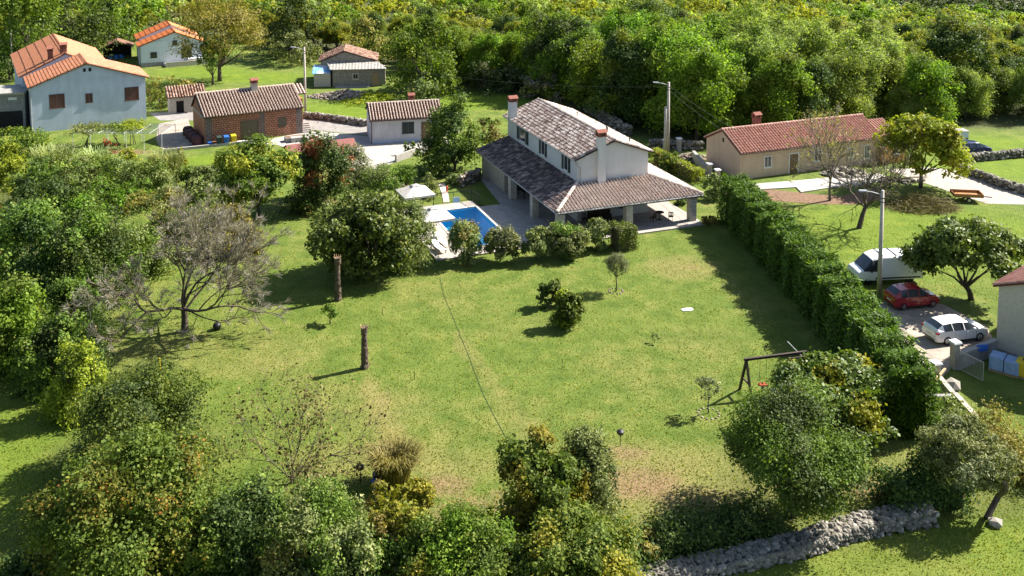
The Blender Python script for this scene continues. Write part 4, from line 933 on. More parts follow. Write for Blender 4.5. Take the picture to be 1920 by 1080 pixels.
# ------------------------------------------------------------------ poles and wires
def pole(px, py, top, label, kind='single', arm=-1, cat='street lamp', r=.14):
    p = G(px, py); H = 8.; 
    for _ in range(5): H += (P(p.x, p.y, H)[1]-top)/pxm(p)*.98
    o = empty('street_lamp' if arm else 'utility_pole', p, 0, label, cat); mb = MB(); mb.tube([(0,0,-.3),(0,0,H)], [r*1.25, r*.8], 10); mb.build('pole', M['concrete_pole'], o, smooth=True)
    if kind == 'double':
        mb = MB(); mb.tube([(-.32,-.05,-.3),(-.30,-.05,H*.66)], [r*1.2, r], 10); mb.build('support_pole', M['concrete_pole'], o, smooth=True)
    if arm:
        mb = MB(); mb.tube([(0,0,H-.35),(arm*.8,0,H-.12),(arm*1.3,0,H-.05)], .035, 6); mb.build('arm', M['metal_pale'], o)
        mb = MB(); mb.mesh([(arm*1.2,-.12,H-.1),(arm*1.85,-.09,H-.05),(arm*1.85,.09,H-.05),(arm*1.2,.12,H-.1),(arm*1.22,-.08,H+.02),(arm*1.8,-.06,H+.04),(arm*1.8,.06,H+.04),(arm*1.22,.08,H+.02)], [(0,1,2,3),(7,6,5,4),(4,5,1,0),(5,6,2,1),(6,7,3,2),(7,4,0,3)]); mb.build('lamp_head', M['metal_pale'], o)
    for z in (H-.6, H-.9):
        mb = MB(); mb.box((-.16,-.16,z),(.16,.16,z+.05)); mb.build('clamp', M['dark_metal'], o)
    return p+Vector((0, 0, H))
T0 = pole(24, 150, 22, 'thin concrete utility pole at the far left beside the grey blue house', arm=0, cat='utility pole', r=.12)
T1 = pole(573, 218, 88, 'slim street lamp pole at the corner of the brick outbuilding')
T2 = pole(1252, 290, 154, 'double street lamp pole behind the villa', 'double', r=.17)
T3 = pole(1648, 556, 357, 'tall street lamp pole beside the white van', r=.15)
def wire(label, a, c, sag, r=.012):
    a, c = Vector(a), Vector(c); n = 14; mb = MB(); mb.tube([a.lerp(c, i/n)-Vector((0,0,sag*4*(i/n)*(1-i/n))) for i in range(n+1)], r, 4, caps=False); tag(mb.build('overhead_cable', M['wire']), label, 'cable')
wire('upper overhead cable between the double lamp pole and the lamp pole by the van', T2-Vector((0,0,.4)), T3-Vector((0,0,.3)), 1.1)
wire('lower overhead cable between the double lamp pole and the lamp pole by the van', T2-Vector((0,0,.9)), T3-Vector((0,0,.6)), 1.5)
wire('overhead cable crossing from the far left utility pole to the slim lamp pole', T0-Vector((0,0,.3)), T1-Vector((0,0,.3)), 1.3)
wire('overhead cable from the slim lamp pole to the double lamp pole behind the garage', T1-Vector((0,0,.3)), T2-Vector((0,0,.5)), 1.6)
# ------------------------------------------------------------------ END OF BUILDINGS

# ------------------------------------------------------------------ vehicles
def ww_of(st): return max(q[2] for q in st)
def vehicle(name, loc, ang, label, cat, st, paint, wheels, wr, ww, win, wheel_y, rimmat='rim', lights=None, mirror=None, plate=True, tail=(), ncol=None):
    """st: stations (x, half width low, half width belt, half width roof, z sill, z belt, z roof); win: face classes"""
    root = empty(name, loc, ang, label, cat); V = []; m = 15
    for (x, wl, wb, wr_, zs, zb, zr) in st:
        zm = zs+(zb-zs)*.45; h = [(wl*.80, zs-.02), (wl, zs+.05), (max(wl, wb)+.012, zm), (wb+.008, zb-.07), (wb, zb), (wr_+(wb-wr_)*.06, zr-(zr-zb)*.08), (wr_*.90, zr), (0, zr+.025)]
        ring = [(x, -y, z) for y, z in h]+[(x, y, z) for y, z in h[:-1][::-1]]; V += ring
    nb = len(st); body = []; glass = {}
    for i in range(nb-1):
        for j in range(m-1):
            f = (i*m+j, (i+1)*m+j, (i+1)*m+j+1, i*m+j+1); key = win(i, j); key = key and (key, i if key == 'side_window' else 0, j)[:3 if key == 'side_window' else 1]
            (glass.setdefault(key, []) if key else body).append(f)
    body += [tuple(range(m))[::-1], tuple(range((nb-1)*m, nb*m))]
    for i in range(nb-1): body.append((i*m, i*m+m-1, (i+1)*m+m-1, (i+1)*m))
    mb = MB(); mb.mesh(V, body); o = mb.build('body', M[paint], root, smooth=False)
    mod = o.modifiers.new('edges', 'BEVEL'); mod.width = .02; mod.segments = 1; mod.limit_method = 'ANGLE'; mod.angle_limit = R(25)
    for k, fs in glass.items():
        used = sorted({i for f in fs for i in f}); ix = {q: n for n, q in enumerate(used)}
        mb = MB(); mb.mesh([V[q] for q in used], [tuple(ix[q] for q in f) for f in fs]); mb.build(k[0], M['window'], root)
    for wx in wheels:
        for s in (-1, 1):
            y = s*wheel_y; mb = MB()
            n = 20; prof = [(wr*.62, -ww/2), (wr*.93, -ww/2), (wr, -ww*.32), (wr, ww*.32), (wr*.93, ww/2), (wr*.62, ww/2)]
            Vv = []; Fv = []
            for r_, yy in prof:
                for k in range(n): a = 6.2832*k/n; Vv.append((wx+r_*math.cos(a), y+yy, wr+r_*math.sin(a)))
            for q in range(len(prof)-1):
                for k in range(n): Fv.append((q*n+k, q*n+(k+1)%n, (q+1)*n+(k+1)%n, (q+1)*n+k))
            mb.mesh(Vv, Fv); wh = mb.build('wheel', M['rubber'], root, smooth=True)
            mb = MB(); yo = y+s*ww*.44
            for k in range(5):
                a = 6.2832*k/5+.3; c_, s_ = math.cos(a), math.sin(a); tw_ = .045
                mb.bar((wx, yo, wr), (wx+wr*.66*c_, yo, wr+wr*.66*s_), .075, .03)
            Vv = []; Fv = []
            for r_, yy in ((wr*.58, s*ww*.40), (wr*.68, s*ww*.47), (wr*.68, -s*ww*.1)):
                for k in range(n): a = 6.2832*k/n; Vv.append((wx+r_*math.cos(a), y+yy, wr+r_*math.sin(a)))
            for q in range(2):
                for k in range(n): Fv.append((q*n+k, q*n+(k+1)%n, (q+1)*n+(k+1)%n, (q+1)*n+k))
            mb.mesh(Vv, Fv); mb.build('rim', M[rimmat], wh)
            mb = MB(); Vv = [(wx, y+s*ww*.2, wr)]+[(wx+wr*.66*math.cos(6.2832*k/n), y+s*ww*.2, wr+wr*.66*math.sin(6.2832*k/n)) for k in range(n)]
            mb.mesh(Vv, [(0, k+1, (k+1)%n+1) for k in range(n)]); mb.build('hub', M['plastic_black'], wh)
            mb = MB(); Vv = []                               # dark arch lip round the wheel
            for r_ in (wr*1.04, wr*1.22):
                for k in range(13): a = math.pi*k/12; Vv.append((wx+r_*math.cos(a), y+s*(ww*.30), wr+r_*math.sin(a)*1.0))
            mb.mesh(Vv, [(k, k+1, 14+k, 13+k) for k in range(12)]); mb.build('wheel_arch', M['plastic_black'], root)
    for nm, mat, boxes in (lights or []):
        for bx in boxes:
            mb = MB(); mb.box(bx[0], bx[1]); mb.build(nm, M[mat], root, bevel=.02)
    if cat == 'car':
        hw = ww_of(st)
        for s in (-1, 1):
            mb = MB()
            for x in (-.62, .18, 1.02): mb.bar((x, s*(hw+.012), .30), (x-.03, s*(hw+.004), .93), .016, .01)
            mb.bar((-1.0, s*(hw+.016), .26), (1.0, s*(hw+.016), .26), .03, .05); mb.build('door_seams', M['plastic_black'], root)
            mb = MB()
            for x in (-.50, .30): mb.box((x-.09, s*(hw+.02)-.012, .80), (x+.05, s*(hw+.02)+.012, .835))
            mb.build('door_handles', M[paint], root); mb = MB(); zt = max(q[6] for q in st)
            mb.bar((.08, s*hw*1.0, .93), (.02, s*hw*.76, zt-.05), .07, .03); mb.bar((-.80, s*hw*.99, .95), (-.88, s*hw*.755, zt-.08), .05, .03); mb.build('window_pillars', M[paint], root)
    for s in (-1, 1):
        if mirror:
            mx, my, mz = mirror; mb = MB(); mb.box((mx-.07, s*my if s > 0 else s*my-.2, mz-.07), (mx+.09, s*my+.2 if s > 0 else s*my, mz+.1)); mb.build('mirror', M[paint if paint != 'van_paint' else 'plastic_black'], root, bevel=.04)
    return root
def head(px0, px1):                                        # centre line from the two near wheels
    a, c = G(*px0), G(*px1); d = (c-a); return a, c, math.atan2(d.y, d.x)
def hatch(L, Wd, Hh, s=1.):
    w = Wd/2
    return [(-L*.5, w*.78, w*.80, w*.74, .34, .74, .80), (-L*.485, w*.88, w*.90, w*.80, .24, .92, 1.0), (-L*.455, w*.95, w*.95, w*.74, .20, .98, 1.12), (-L*.36, w*.99, w*.985, w*.70, .19, .98, Hh-.07), (-L*.20, w, w, w*.71, .18, .965, Hh),
            (-.02*L, w, w, w*.71, .18, .95, Hh+.005), (.10*L, w, w, w*.70, .18, .935, Hh-.055), (.285*L, w*.99, w*.98, w*.80, .18, .915, .955), (.40*L, w*.96, w*.95, w*.78, .19, .83, .88), (.465*L, w*.88, w*.87, w*.7, .22, .72, .76), (.50*L, w*.72, w*.70, w*.6, .30, .58, .61)]
def hatchwin(i, j):
    if i == 2 and j in (5, 6, 7, 8): return 'rear_window'
    if i in (3, 4, 5) and j in (4, 9): return 'side_window'
    if i == 2 and j in (4, 9): return None
    if i == 6 and j in (4, 9): return 'side_window'
    if i == 6 and j in (5, 6, 7, 8): return 'windscreen'
    return None
def hatch_lights(L, Wd):
    w = Wd/2; return [('tail_light', 'tail_red', [((-L*.497, s*w*.86-.12, .80), (-L*.452, s*w*.86+.12, .93)) for s in (-1, 1)]), ('headlight', 'lamp_clear', [((.43*L, s*w*.72-.16, .62), (.472*L, s*w*.72+.16, .74)) for s in (-1, 1)]),
                      ('number_plate', 'white', [((-L*.508, -.26, .56), (-L*.497, .26, .67))]), ('bumper', 'plastic_black', [((-L*.503, -w*.7, .30), (-L*.49, w*.7, .40))]), ('grille', 'plastic_black', [((.485*L, -w*.5, .36), (.503*L, w*.5, .50))])]
a, c, an = head((1775,648), (1837,640)); mid = (a+c)/2; nrm = Vector((-math.sin(an), math.cos(an), 0))
vehicle('parked_car', mid+nrm*.86+Vector((0,0,.02)), an, 'white five door hatchback parked in the sun beside the edge house', 'car', hatch(4.25, 1.77, 1.46), 'white_paint', (-1.27, 1.30), .315, .20, hatchwin, .80, lights=hatch_lights(4.25, 1.77), mirror=(.78, .86, .98))
a, c, an = head((1692,583), (1751,577)); mid = (a+c)/2; nrm = Vector((-math.sin(an), math.cos(an), 0))
vehicle('parked_car', mid+nrm*.82+Vector((0,0,.02)), an, 'dark red hatchback parked in the shade between the van and the white car', 'car', hatch(3.85, 1.68, 1.52), 'red_paint', (-1.22, 1.20), .30, .19, hatchwin, .76, lights=hatch_lights(3.85, 1.68), mirror=(.70, .82, 1.0))
w_ = 1.02
van_st = [(x*1.08, *q) for x, *q in [(-2.5, w_*.96, w_*.95, w_*.88, .40, 1.05, 2.14), (-2.46, w_, w_, w_*.92, .36, 1.05, 2.22), (-1.2, w_, w_, w_*.93, .36, 1.06, 2.25), (.35, w_, w_, w_*.93, .36, 1.07, 2.24), (.60, w_, w_, w_*.92, .36, 1.08, 2.23), (1.12, w_, w_, w_*.88, .36, 1.10, 2.08), (1.30, w_, w_, w_*.86, .36, 1.12, 1.99), (1.98, w_*.98, w_*.96, w_*.85, .36, 1.14, 1.22), (2.36, w_*.95, w_*.92, w_*.80, .36, 1.02, 1.08), (2.49, w_*.90, w_*.87, w_*.74, .38, .86, .90), (2.53, w_*.86, w_*.82, w_*.68, .42, .64, .68)]]
def vanwin(i, j):
    if i == 6 and j in (5, 6, 7, 8): return 'windscreen'
    if i in (4, 5, 6) and j in (4, 9): return 'side_window'
    return None
pv = G(1622, 534); van = vehicle('parked_van', G(1657, 525)+Vector((0,0,.02)), R(186), 'white high roof panel van parked on the grass behind the tall lamp pole', 'van', van_st, 'van_paint', (1.75, -1.65), .33, .22, vanwin, .90, 'plastic_black',
    [('headlight', 'lamp_clear', [((2.54, s*.70-.16, .74), (2.64, s*.70+.16, .92)) for s in (-1, 1)]), ('bumper', 'plastic_black', [((2.5, -.90, .36), (2.76, .90, .60)), ((-2.76, -.92, .36), (-2.66, .92, .55))]), ('roof_bar', 'plastic_black', [((x, -.86, 2.27), (x+.06, .86, 2.33)) for x in (-1.9, -.6, .5)]),
     ('side_strip', 'plastic_black', [((-2.5, s*1.032-.014, .50), (1.2, s*1.032+.014, .62)) for s in (-1, 1)]), ('grille', 'plastic_black', [((2.64, -.5, .62), (2.735, .5, .74))]), ('tail_light', 'tail_red', [((-2.72, s*.9-.07, .9), (-2.66, s*.9+.07, 1.3)) for s in (-1, 1)])], mirror=(1.55, 1.02, 1.18))
vehicle('parked_car', G(1824, 288), R(10), 'dark blue car parked far off behind the upper meadow wall', 'car', hatch(4.1, 1.72, 1.48), 'blue_paint', (-1.25, 1.28), .31, .20, hatchwin, .78, lights=hatch_lights(4.1, 1.72), mirror=(.75, .84, .98))
t = empty('flat_trailer', G(1812, 376), R(-8), 'small two wheeled trailer with orange wooden sides beside the gravel yard', 'trailer')
mb = MB(); mb.box((-1.35,-.75,.55),(1.35,.75,.62)); mb.build('deck', M['trailer_wood'], t)
for nm, a_, c_ in (('side_board', (-1.35,-.79,.55), (1.35,-.75,.88)), ('side_board', (-1.35,.75,.55), (1.35,.79,.88)), ('end_board', (-1.39,-.79,.55), (-1.35,.79,.88)), ('end_board', (1.35,-.79,.55), (1.39,.79,.88))):
    mb = MB(); mb.box(a_, c_); mb.build(nm, M['trailer_wood'], t)
for s in (-1, 1):
    mb = MB(); mb.tube([(0,s*.82-.08,.28),(0,s*.82+.08,.28)], .28, 16); wh = mb.build('wheel', M['rubber'], t); mb = MB(); mb.tube([(0,s*.82-.09,.28),(0,s*.82+.09,.28)], .15, 12); mb.build('rim', M['rim'], wh)
mb = MB(); mb.bar((1.39,0,.5),(2.4,0,.42),.08); mb.bar((0,-.8,.3),(0,.8,.3),.06); mb.build('drawbar', M['dark_metal'], t)

# ------------------------------------------------------------------ poolside and garden things
def parasol(px, py, rot, label, S=1.5):
    p = G(px, py, .12); o = empty('parasol', p, rot, label, 'parasol'); H = 2.35
    mb = MB(); mb.tube([(0,0,0),(0,0,H+.72)], .035, 8); mb.build('pole', M['gutter_dark'], o)
    mb = MB(); mb.box((-.32,-.32,0),(.32,.32,.08)); mb.build('base', M['dark_metal'], o, bevel=.02)
    mb = MB(); c_ = [(-S,-S,H),(S,-S,H),(S,S,H),(-S,S,H)]; k = .22; i_ = [(-k,-k,H+.62),(k,-k,H+.62),(k,k,H+.62),(-k,k,H+.62)]; lo = [(x*.995,y*.995,z-.20) for x,y,z in c_]
    for a in range(4):
        b_ = (a+1)%4; m_ = [((c_[a][q]+c_[b_][q])/2) for q in range(3)]; m_[2] -= .03
        mb.face([c_[a], m_, i_[a]]); mb.face([m_, i_[b_], i_[a]]); mb.face([m_, c_[b_], i_[b_]]); mb.face([lo[a], lo[b_], c_[b_], m_, c_[a]])
    s_ = mb.build('canopy', M['umbrella'], o); md = s_.modifiers.new('thick', 'SOLIDIFY'); md.thickness = .012
    mb = MB(); j_ = [(x*1.5,y*1.5,H+.64) for x,y,z in i_]; ap = (0,0,H+.78)
    for a in range(4): mb.face([j_[a], j_[(a+1)%4], ap])
    tp = mb.build('vent_flap', M['umbrella'], o); md = tp.modifiers.new('thick', 'SOLIDIFY'); md.thickness = .012
    mb = MB(); mb.tube([(0,0,H+.85),(0,0,H+1.1)], .03, 6); mb.build('finial', M['wood_dark'], o)
    for a in range(4):
        mb = MB(); mb.bar((0,0,H-.25), (c_[a][0]*.98, c_[a][1]*.98, H-.04), .03); mb.build('rib', M['wood_dark'], o)
parasol(813, 452, R(24), 'cream square parasol nearer the viewer at the left pool edge')
parasol(779, 405, R(24), 'cream square parasol farther back behind the other parasol')
def lounger(loc, rot, label):
    o = empty('sun_lounger', loc, rot, label, 'sun lounger', 'loungers on the pool deck'); mb = MB()
    mb.box((-.95,-.33,.26),(.95,-.28,.32)); mb.box((-.95,.28,.26),(.95,.33,.32)); mb.build('frame', M['timber'], o)
    for x in (-.8,.8):
        for y in (-.3,.3): mb = MB(); mb.box((x-.03,y-.03,0),(x+.03,y+.03,.26)); mb.build('leg', M['timber'], o)
    mb = MB(); mb.box((-.45,-.3,.32),(.95,.3,.40)); mb.build('cushion', M['white'], o, bevel=.03)
    mb = MB(); mb.mesh([(-.47,-.3,.33),(-.47,.3,.33),(-1.02,.3,.85),(-1.02,-.3,.85),(-.41,-.3,.39),(-.41,.3,.39),(-.97,.3,.91),(-.97,-.3,.91)], [(0,1,2,3),(7,6,5,4),(0,4,5,1),(1,5,6,2),(2,6,7,3),(3,7,4,0)]); mb.build('backrest', M['white'], o)
lounger(G(828, 459, .12), R(-60), 'pale sun lounger on the pool deck nearest the big fig tree'); lounger(G(822, 470, .12), R(-60), 'pale sun lounger closest to the lawn on the deck edge')
def railing(name, label, pts, h=1.05, gap=.11):
    P_ = [G(*p, .13) for p in pts]; o = empty(name, P_[0], 0, label, 'railing'); mb = MB(); rr = MB(); pp = MB(); O_ = P_[0]
    for a, c in zip(P_, P_[1:]):
        a = a-O_; c = c-O_; L = (c-a).length; rr.bar(a+Vector((0,0,h)), c+Vector((0,0,h)), .05); rr.bar(a+Vector((0,0,.1)), c+Vector((0,0,.1)), .03)
        for k in range(1, int(L/gap)): q = a.lerp(c, k*gap/L); mb.bar(q+Vector((0,0,.1)), q+Vector((0,0,h)), .016)
    for p in P_: q = p-O_; pp.box((q.x-.03,q.y-.03,0),(q.x+.03,q.y+.03,h+.03))
    mb.build('balusters', M['dark_metal'], o); rr.build('handrail', M['dark_metal'], o); pp.build('posts', M['dark_metal'], o); return o
rl = railing('pool_railing', 'black metal railing round the far corner of the pool deck', [(813,384),(850,379.5),(884,375.5),(900,386)])
sg = tag(None or MB().box((-.32,-.012,0),(.32,.012,.55)).build('pool_sign', M['white'], loc=G(850,379.5,.75)+Vector((.3,-.08,0)), rz=R(10)), 'small white notice board hung on the pool railing', 'sign')
wk = sheet('garden_path', [(822,346),(834,344),(840,362),(843,379),(832,381),(828,362)], .05, M['beige_wall'])
tag(MB().lathe([(.09,0),(.11,.4),(.10,.6),(.03,.68)], (0,0,0), 10).build('fire_hydrant', M['red_plastic'], loc=G(838,360)), 'small red post beside the garden path above the pool', 'post')
# things under and beside the porch
def table(loc, rot, label, L=1.8, Wd=.9, mat='wood_dark'):
    o = empty('outdoor_table', loc, rot, label, 'table'); mb = MB(); mb.box((-L/2,-Wd/2,.70),(L/2,Wd/2,.76)); mb.build('tabletop', M[mat], o, bevel=.01)
    for x in (-1, 1):
        for y in (-1, 1): mb = MB(); mb.box((x*(L/2-.1)-.04,y*(Wd/2-.1)-.04,0),(x*(L/2-.1)+.04,y*(Wd/2-.1)+.04,.70)); mb.build('leg', M[mat], o)
table(VL(1.9,12.6,.115), VANG+R(90), 'dark wooden table under the left porch roof near the stone room'); table(VL(5.2,2.3,.115), VANG, 'dark wooden dining table under the front porch roof', 2.4)
for k, (u, v, r_, lab) in enumerate(((4.2,3.2,180,'dark slatted chair under the porch behind the long table at its left end'), (6.0,3.2,180,'dark slatted chair under the porch behind the long table at its right end'), (10.3,1.3,20,'dark metal chair on the open terrace, left of the pair'), (12.0,1.0,-30,'dark metal chair on the open terrace, right of the pair'))):
    o = empty('garden_chair', VL(u,v,.115), VANG+R(r_), lab, 'chair', 'dark chairs on the terrace'); mb = MB(); mb.box((-.22,-.22,.42),(.22,.22,.46)); mb.build('seat', M['wood_dark'], o)
    mb = MB()
    for q in range(4): mb.box((-.22+q*.125,-.24,.46),(-.15+q*.125,-.21,.9))
    mb.box((-.22,-.245,.86),(.22,-.205,.93)); mb.build('backrest', M['wood_dark'], o)
    for x in (-.19,.19):
        for y in (-.19,.19): mb = MB(); mb.box((x-.02,y-.02,0),(x+.02,y+.02,.42)); mb.build('leg', M['wood_dark'], o)
o = empty('round_table', VL(11.2,1.7,.115), 0, 'small round metal table on the sunny side of the terrace', 'table'); mb = MB(); mb.lathe([(.42,.70),(.42,.73)], n=20); mb.build('tabletop', M['dark_metal'], o); mb = MB(); mb.tube([(0,0,0),(0,0,.70)], .03, 8); mb.lathe([(.25,0),(.22,.03),(.04,.05)]); mb.build('pedestal', M['dark_metal'], o)
o = empty('porch_bench', VL(6.0,3.6,.115), VANG, 'dark bench against the villa wall under the porch', 'bench'); mb = MB(); mb.box((-1.1,-.22,.4),(1.1,.22,.46)); mb.build('seat', M['wood_dark'], o); mb = MB(); mb.box((-1.1,.2,.46),(1.1,.25,.95)); mb.build('backrest', M['wood_dark'], o)
for x in (-1,1): mb = MB(); mb.box((x-.05,-.2,0),(x+.05,.2,.4)); mb.build('leg', M['wood_dark'], o)

def palm_stump(px, py, ytop, label, seed):
    p = G(px, py); H = 3.; q = random.Random(seed)
    for _ in range(5): H += (P(p.x, p.y, H)[1]-ytop)/pxm(p)
    o = empty('palm_stump', p, 0, label, 'palm stump'); n = 16; mb = MB(); k = int(H/.11); V = []; Fc = []
    for i in range(k+1):
        z = H*i/k; r0 = .20+.03*math.sin(z*2)+(.05 if z < .3 else 0)+(.04 if z > H-.5 else 0)
        for j in range(n): a = 6.2832*j/n+(i%2)*.2; r_ = r0*(1+.13*q.uniform(-1,1)+.06*((i+j)%2)); V.append((r_*math.cos(a), r_*math.sin(a), z-.05+q.uniform(-.02,.02)))
    for i in range(k):
        for j in range(n): Fc.append((i*n+j, i*n+(j+1)%n, (i+1)*n+(j+1)%n, (i+1)*n+j))
    mb.mesh(V, Fc); mb.mesh([V[-n+j] for j in range(n)], [tuple(range(n))]); mb.build('trunk', palmbark, o)
    mb = MB()
    for j in range(9): a = 6.28*j/9; mb.bar((.17*math.cos(a),.17*math.sin(a),H-.3),(.27*math.cos(a),.27*math.sin(a),H+q.uniform(.0,.22)),.07,.03)
    mb.build('frond_stubs', M['timber'], o)
palm_stump(634, 563, 482, 'bare palm trunk without fronds standing farther back by the fig tree shadow', 1); palm_stump(684, 690, 612, 'bare palm trunk without fronds standing alone in the middle left lawn', 2)
mb = MB(); hp = [G(825,520,.02), G(832,553,.02), G(846,586,.02), G(862,626,.02), G(880,670,.02), G(893,705,.02), G(908,742,.02), G(924,775,.02), G(938,800,.02), G(955,832,.02), G(975,872,.02)]
mb.tube(hp, .012, 6); tag(mb.build('garden_hose', M['hose']), 'long dark green hose lying across the lawn', 'hose')
o = tag(MB().prism([(-.42,-.20),(.1,-.26),(.45,-.1),(.4,.2),(-.1,.27),(-.45,.12)], -.02, .05).build('white_slab', M['white'], loc=G(1289,581), rz=.2), 'small white flat slab lying on the right side of the lawn', 'slab')
def swing():
    a = G(1398, 742); o = empty('swing_set', a, R(14), 'dark timber swing frame beside the fig tree at lower right', 'swing'); H = 2.35; L = 4.0
    mb = MB(); mb.bar((-.15,0,H),(L+.15,0,H),.15,.15); mb.build('top_beam', M['wood_dark'], o)
    for x in (0, L):
        for y in (-.85, .85): mb = MB(); mb.bar((x,0,H-.05),(x-(.3 if x == 0 else -.3)*0,y,-.1),.13,.13); mb.build('leg', M['wood_dark'], o)
        mb = MB(); mb.bar((x,-.48,.95),(x,.48,.95),.09,.09); mb.build('brace', M['wood_dark'], o)
    s = empty('tmp', (0,0,0), 0, None, None); bpy.data.objects.remove(s)
    for x, m_ in ((1.15,'red_plastic'), (2.6,'green_plastic')):
        mb = MB(); mb.mesh([(x-.25,-.17,.50),(x+.25,-.17,.50),(x+.25,.17,.50),(x-.25,.17,.50),(x-.22,-.19,.62),(x+.22,-.19,.62),(x+.22,.19,.62),(x-.22,.19,.62)], [(3,2,1,0),(0,1,5,4),(1,2,6,5),(2,3,7,6),(3,0,4,7),(4,5,6,7)]); st = mb.build('swing_seat', M[m_], o)
        mb = MB()
        for dx in (-.22,.22): mb.tube([(x+dx,0,H),(x+dx,0,.6)], .012, 5)
        mb.build('rope', M['wire'], st)
    return a
swing()
o = empty('slide_tower', G(1500, 742), R(14), 'small dark timber play platform with a green slide behind the fig tree', 'slide'); mb = MB()
mb.box((-.6,-.5,1.35),(.6,.5,1.43)); mb.build('platform', M['wood_dark'], o)
for x in (-.55,.55):
    for y in (-.45,.45): mb = MB(); mb.box((x-.05,y-.05,-.1),(x+.05,y+.05,2.3)); mb.build('post', M['wood_dark'], o)
mb = MB(); mb.bar((-.6,-.45,2.25),(.6,-.45,2.25),.08); mb.bar((-.6,.45,2.25),(.6,.45,2.25),.08); mb.bar((-.55,-.5,1.9),(-.55,.5,1.9),.07); mb.build('rail', M['wood_dark'], o)
mb = MB(); mb.mesh([(-.6,-.28,1.42),(-.6,.28,1.42),(-2.1,.28,.2),(-2.1,-.28,.2),(-.6,-.32,1.62),(-.6,.32,1.62),(-2.1,.32,.4),(-2.1,-.32,.4)], [(0,1,2,3),(0,3,7,4),(1,5,6,2)]); sl = mb.build('slide', M['green_plastic'], o); md = sl.modifiers.new('thick', 'SOLIDIFY'); md.thickness = .02
tag(MB().tube([G(1476,640,2.9), G(1503,668,1.6)], .035, 8).build('grey_pole', M['metal_pale']), 'thin pale metal pole leaning over the far end of the swing', 'pole')
def stake(px, py, h, label, mat='dark_metal', r=.02, headm=None, hw=.12, name='garden_stake', cat='stake'):
    o = empty(name, G(px,py), 0, label, cat); mb = MB(); mb.tube([(0,0,-.1),(0,0,h)], r, 6); mb.build('post', M[mat], o)
    if headm: mb = MB(); mb.lathe([(hw*.5,h-.1),(hw,h),(hw*1.1,h+.12),(hw*.4,h+.22)], n=10); mb.build('lamp_head', M[headm], o)
stake(777,712,.55,'thin dark stake alone in the middle of the lawn'); stake(1054,690,.6,'thin dark stake right of the hose on the lawn'); stake(967,590,.45,'thin dark stake left of the two round bushes'); stake(300,692,.75,'short yellow marker post in the bare tree shadow','yellow',.05); stake(717,590,.4,'thin twig stake near the small shrub on the lawn')
stake(1163,836,.75,'dark garden spot lamp on a thin post on the near lawn','dark_metal',.02,'plastic_black',.2,'garden_lamp','lamp'); stake(676,905,.8,'dark garden spot lamp near the pampas clump','dark_metal',.02,'plastic_black',.2,'garden_lamp','lamp')
o = tag(MB().lathe([(.02,-.28),(.20,-.2),(.3,0),(.26,.18),(.12,.28),(.02,.3)], (0,0,0), 14).build('garden_ball', M['plastic_black'], loc=G(407,618)+Vector((0,0,.24)), smooth=True), 'dark round ball beside the bare tree trunk', 'ball')
o = tag(MB().lathe([(.20,0),(.27,.35),(.29,.38),(.26,.4)], n=14).build('blue_bucket', M['blue_plastic'], loc=G(706,914)), 'blue bucket in the shade of the pampas clump', 'bucket')
o = tag(MB().lathe([(.25,0),(.38,.45),(.40,.5),(.34,.5)], n=14).build('black_pot', M['plastic_black'], loc=G(712,905)), 'black plant tub behind the blue bucket', 'pot')
def ring(px, py, label, r=.55):
    q = random.Random(int(px)); mb = MB()
    for k in range(13): a = 6.2832*k/13; mb.rock((r*math.cos(a), r*math.sin(a), .02), .085, q, q.uniform(.4, .9))
    tag(mb.build('stone_ring', M['rubble'], loc=G(px,py)), label, 'stone ring')
ring(1155,546,'ring of pale stones round the ball topped olive trunk'); ring(1329,776,'ring of pale stones round the young olive sapling', .62)
def bin_(px, py, mat, label, h=1.05):
    o = empty('wheelie_bin', G(px,py), R(28), label, 'bin', 'bins by the brick outbuilding'); mb = MB(); w0, w1 = .23, .30
    mb.mesh([(-w0,-w0,.06),(w0,-w0,.06),(w0,w0,.06),(-w0,w0,.06),(-w1,-w1,h),(w1,-w1,h),(w1,w1,h),(-w1,w1,h)], [(3,2,1,0),(0,1,5,4),(1,2,6,5),(2,3,7,6),(3,0,4,7),(4,5,6,7)]); mb.build('body', M[mat], o, bevel=.02)
    mb = MB(); mb.mesh([(-.33,-.36,h+.003),(.33,-.36,h+.003),(.33,.33,h+.003),(-.33,.33,h+.003),(-.28,-.3,h+.09),(.28,-.3,h+.09),(.28,.3,h+.12),(-.28,.3,h+.12)], [(3,2,1,0),(0,1,5,4),(1,2,6,5),(2,3,7,6),(3,0,4,7),(4,5,6,7)]); mb.build('lid', M[mat], o)
    for x in (-.2,.2): mb = MB(); mb.tube([(x-.03,.28,.1),(x+.03,.28,.1)], .1, 10); mb.build('wheel', M['rubber'], o)
bin_(438,270,'yellow','yellow wheeled bin in front of the brick outbuilding door'); bin_(424.5,272,'blue_plastic','blue wheeled bin left of the yellow one'); bin_(411,273,'dark_plastic','dark green wheeled bin left of the blue one')
for k, (px, py) in enumerate(((370,271),(364,265),(358,259.5),(353,254))):
    mb = MB(); mb.lathe([(.52,0),(.62,.12),(.66,.5),(.64,.9),(.5,1.1),(.44,1.12)], n=16)
    for z in (.3,.75): mb.lathe([(.66,z-.03),(.69,z),(.66,z+.03)], n=16)
    tag(mb.build('maroon_barrel', M['maroon'], loc=G(px,py), smooth=True), ('nearest','second nearest','third nearest','farthest')[k]+' of the maroon barrels lined along the brick outbuilding side', 'barrel', 'barrels by the brick outbuilding')
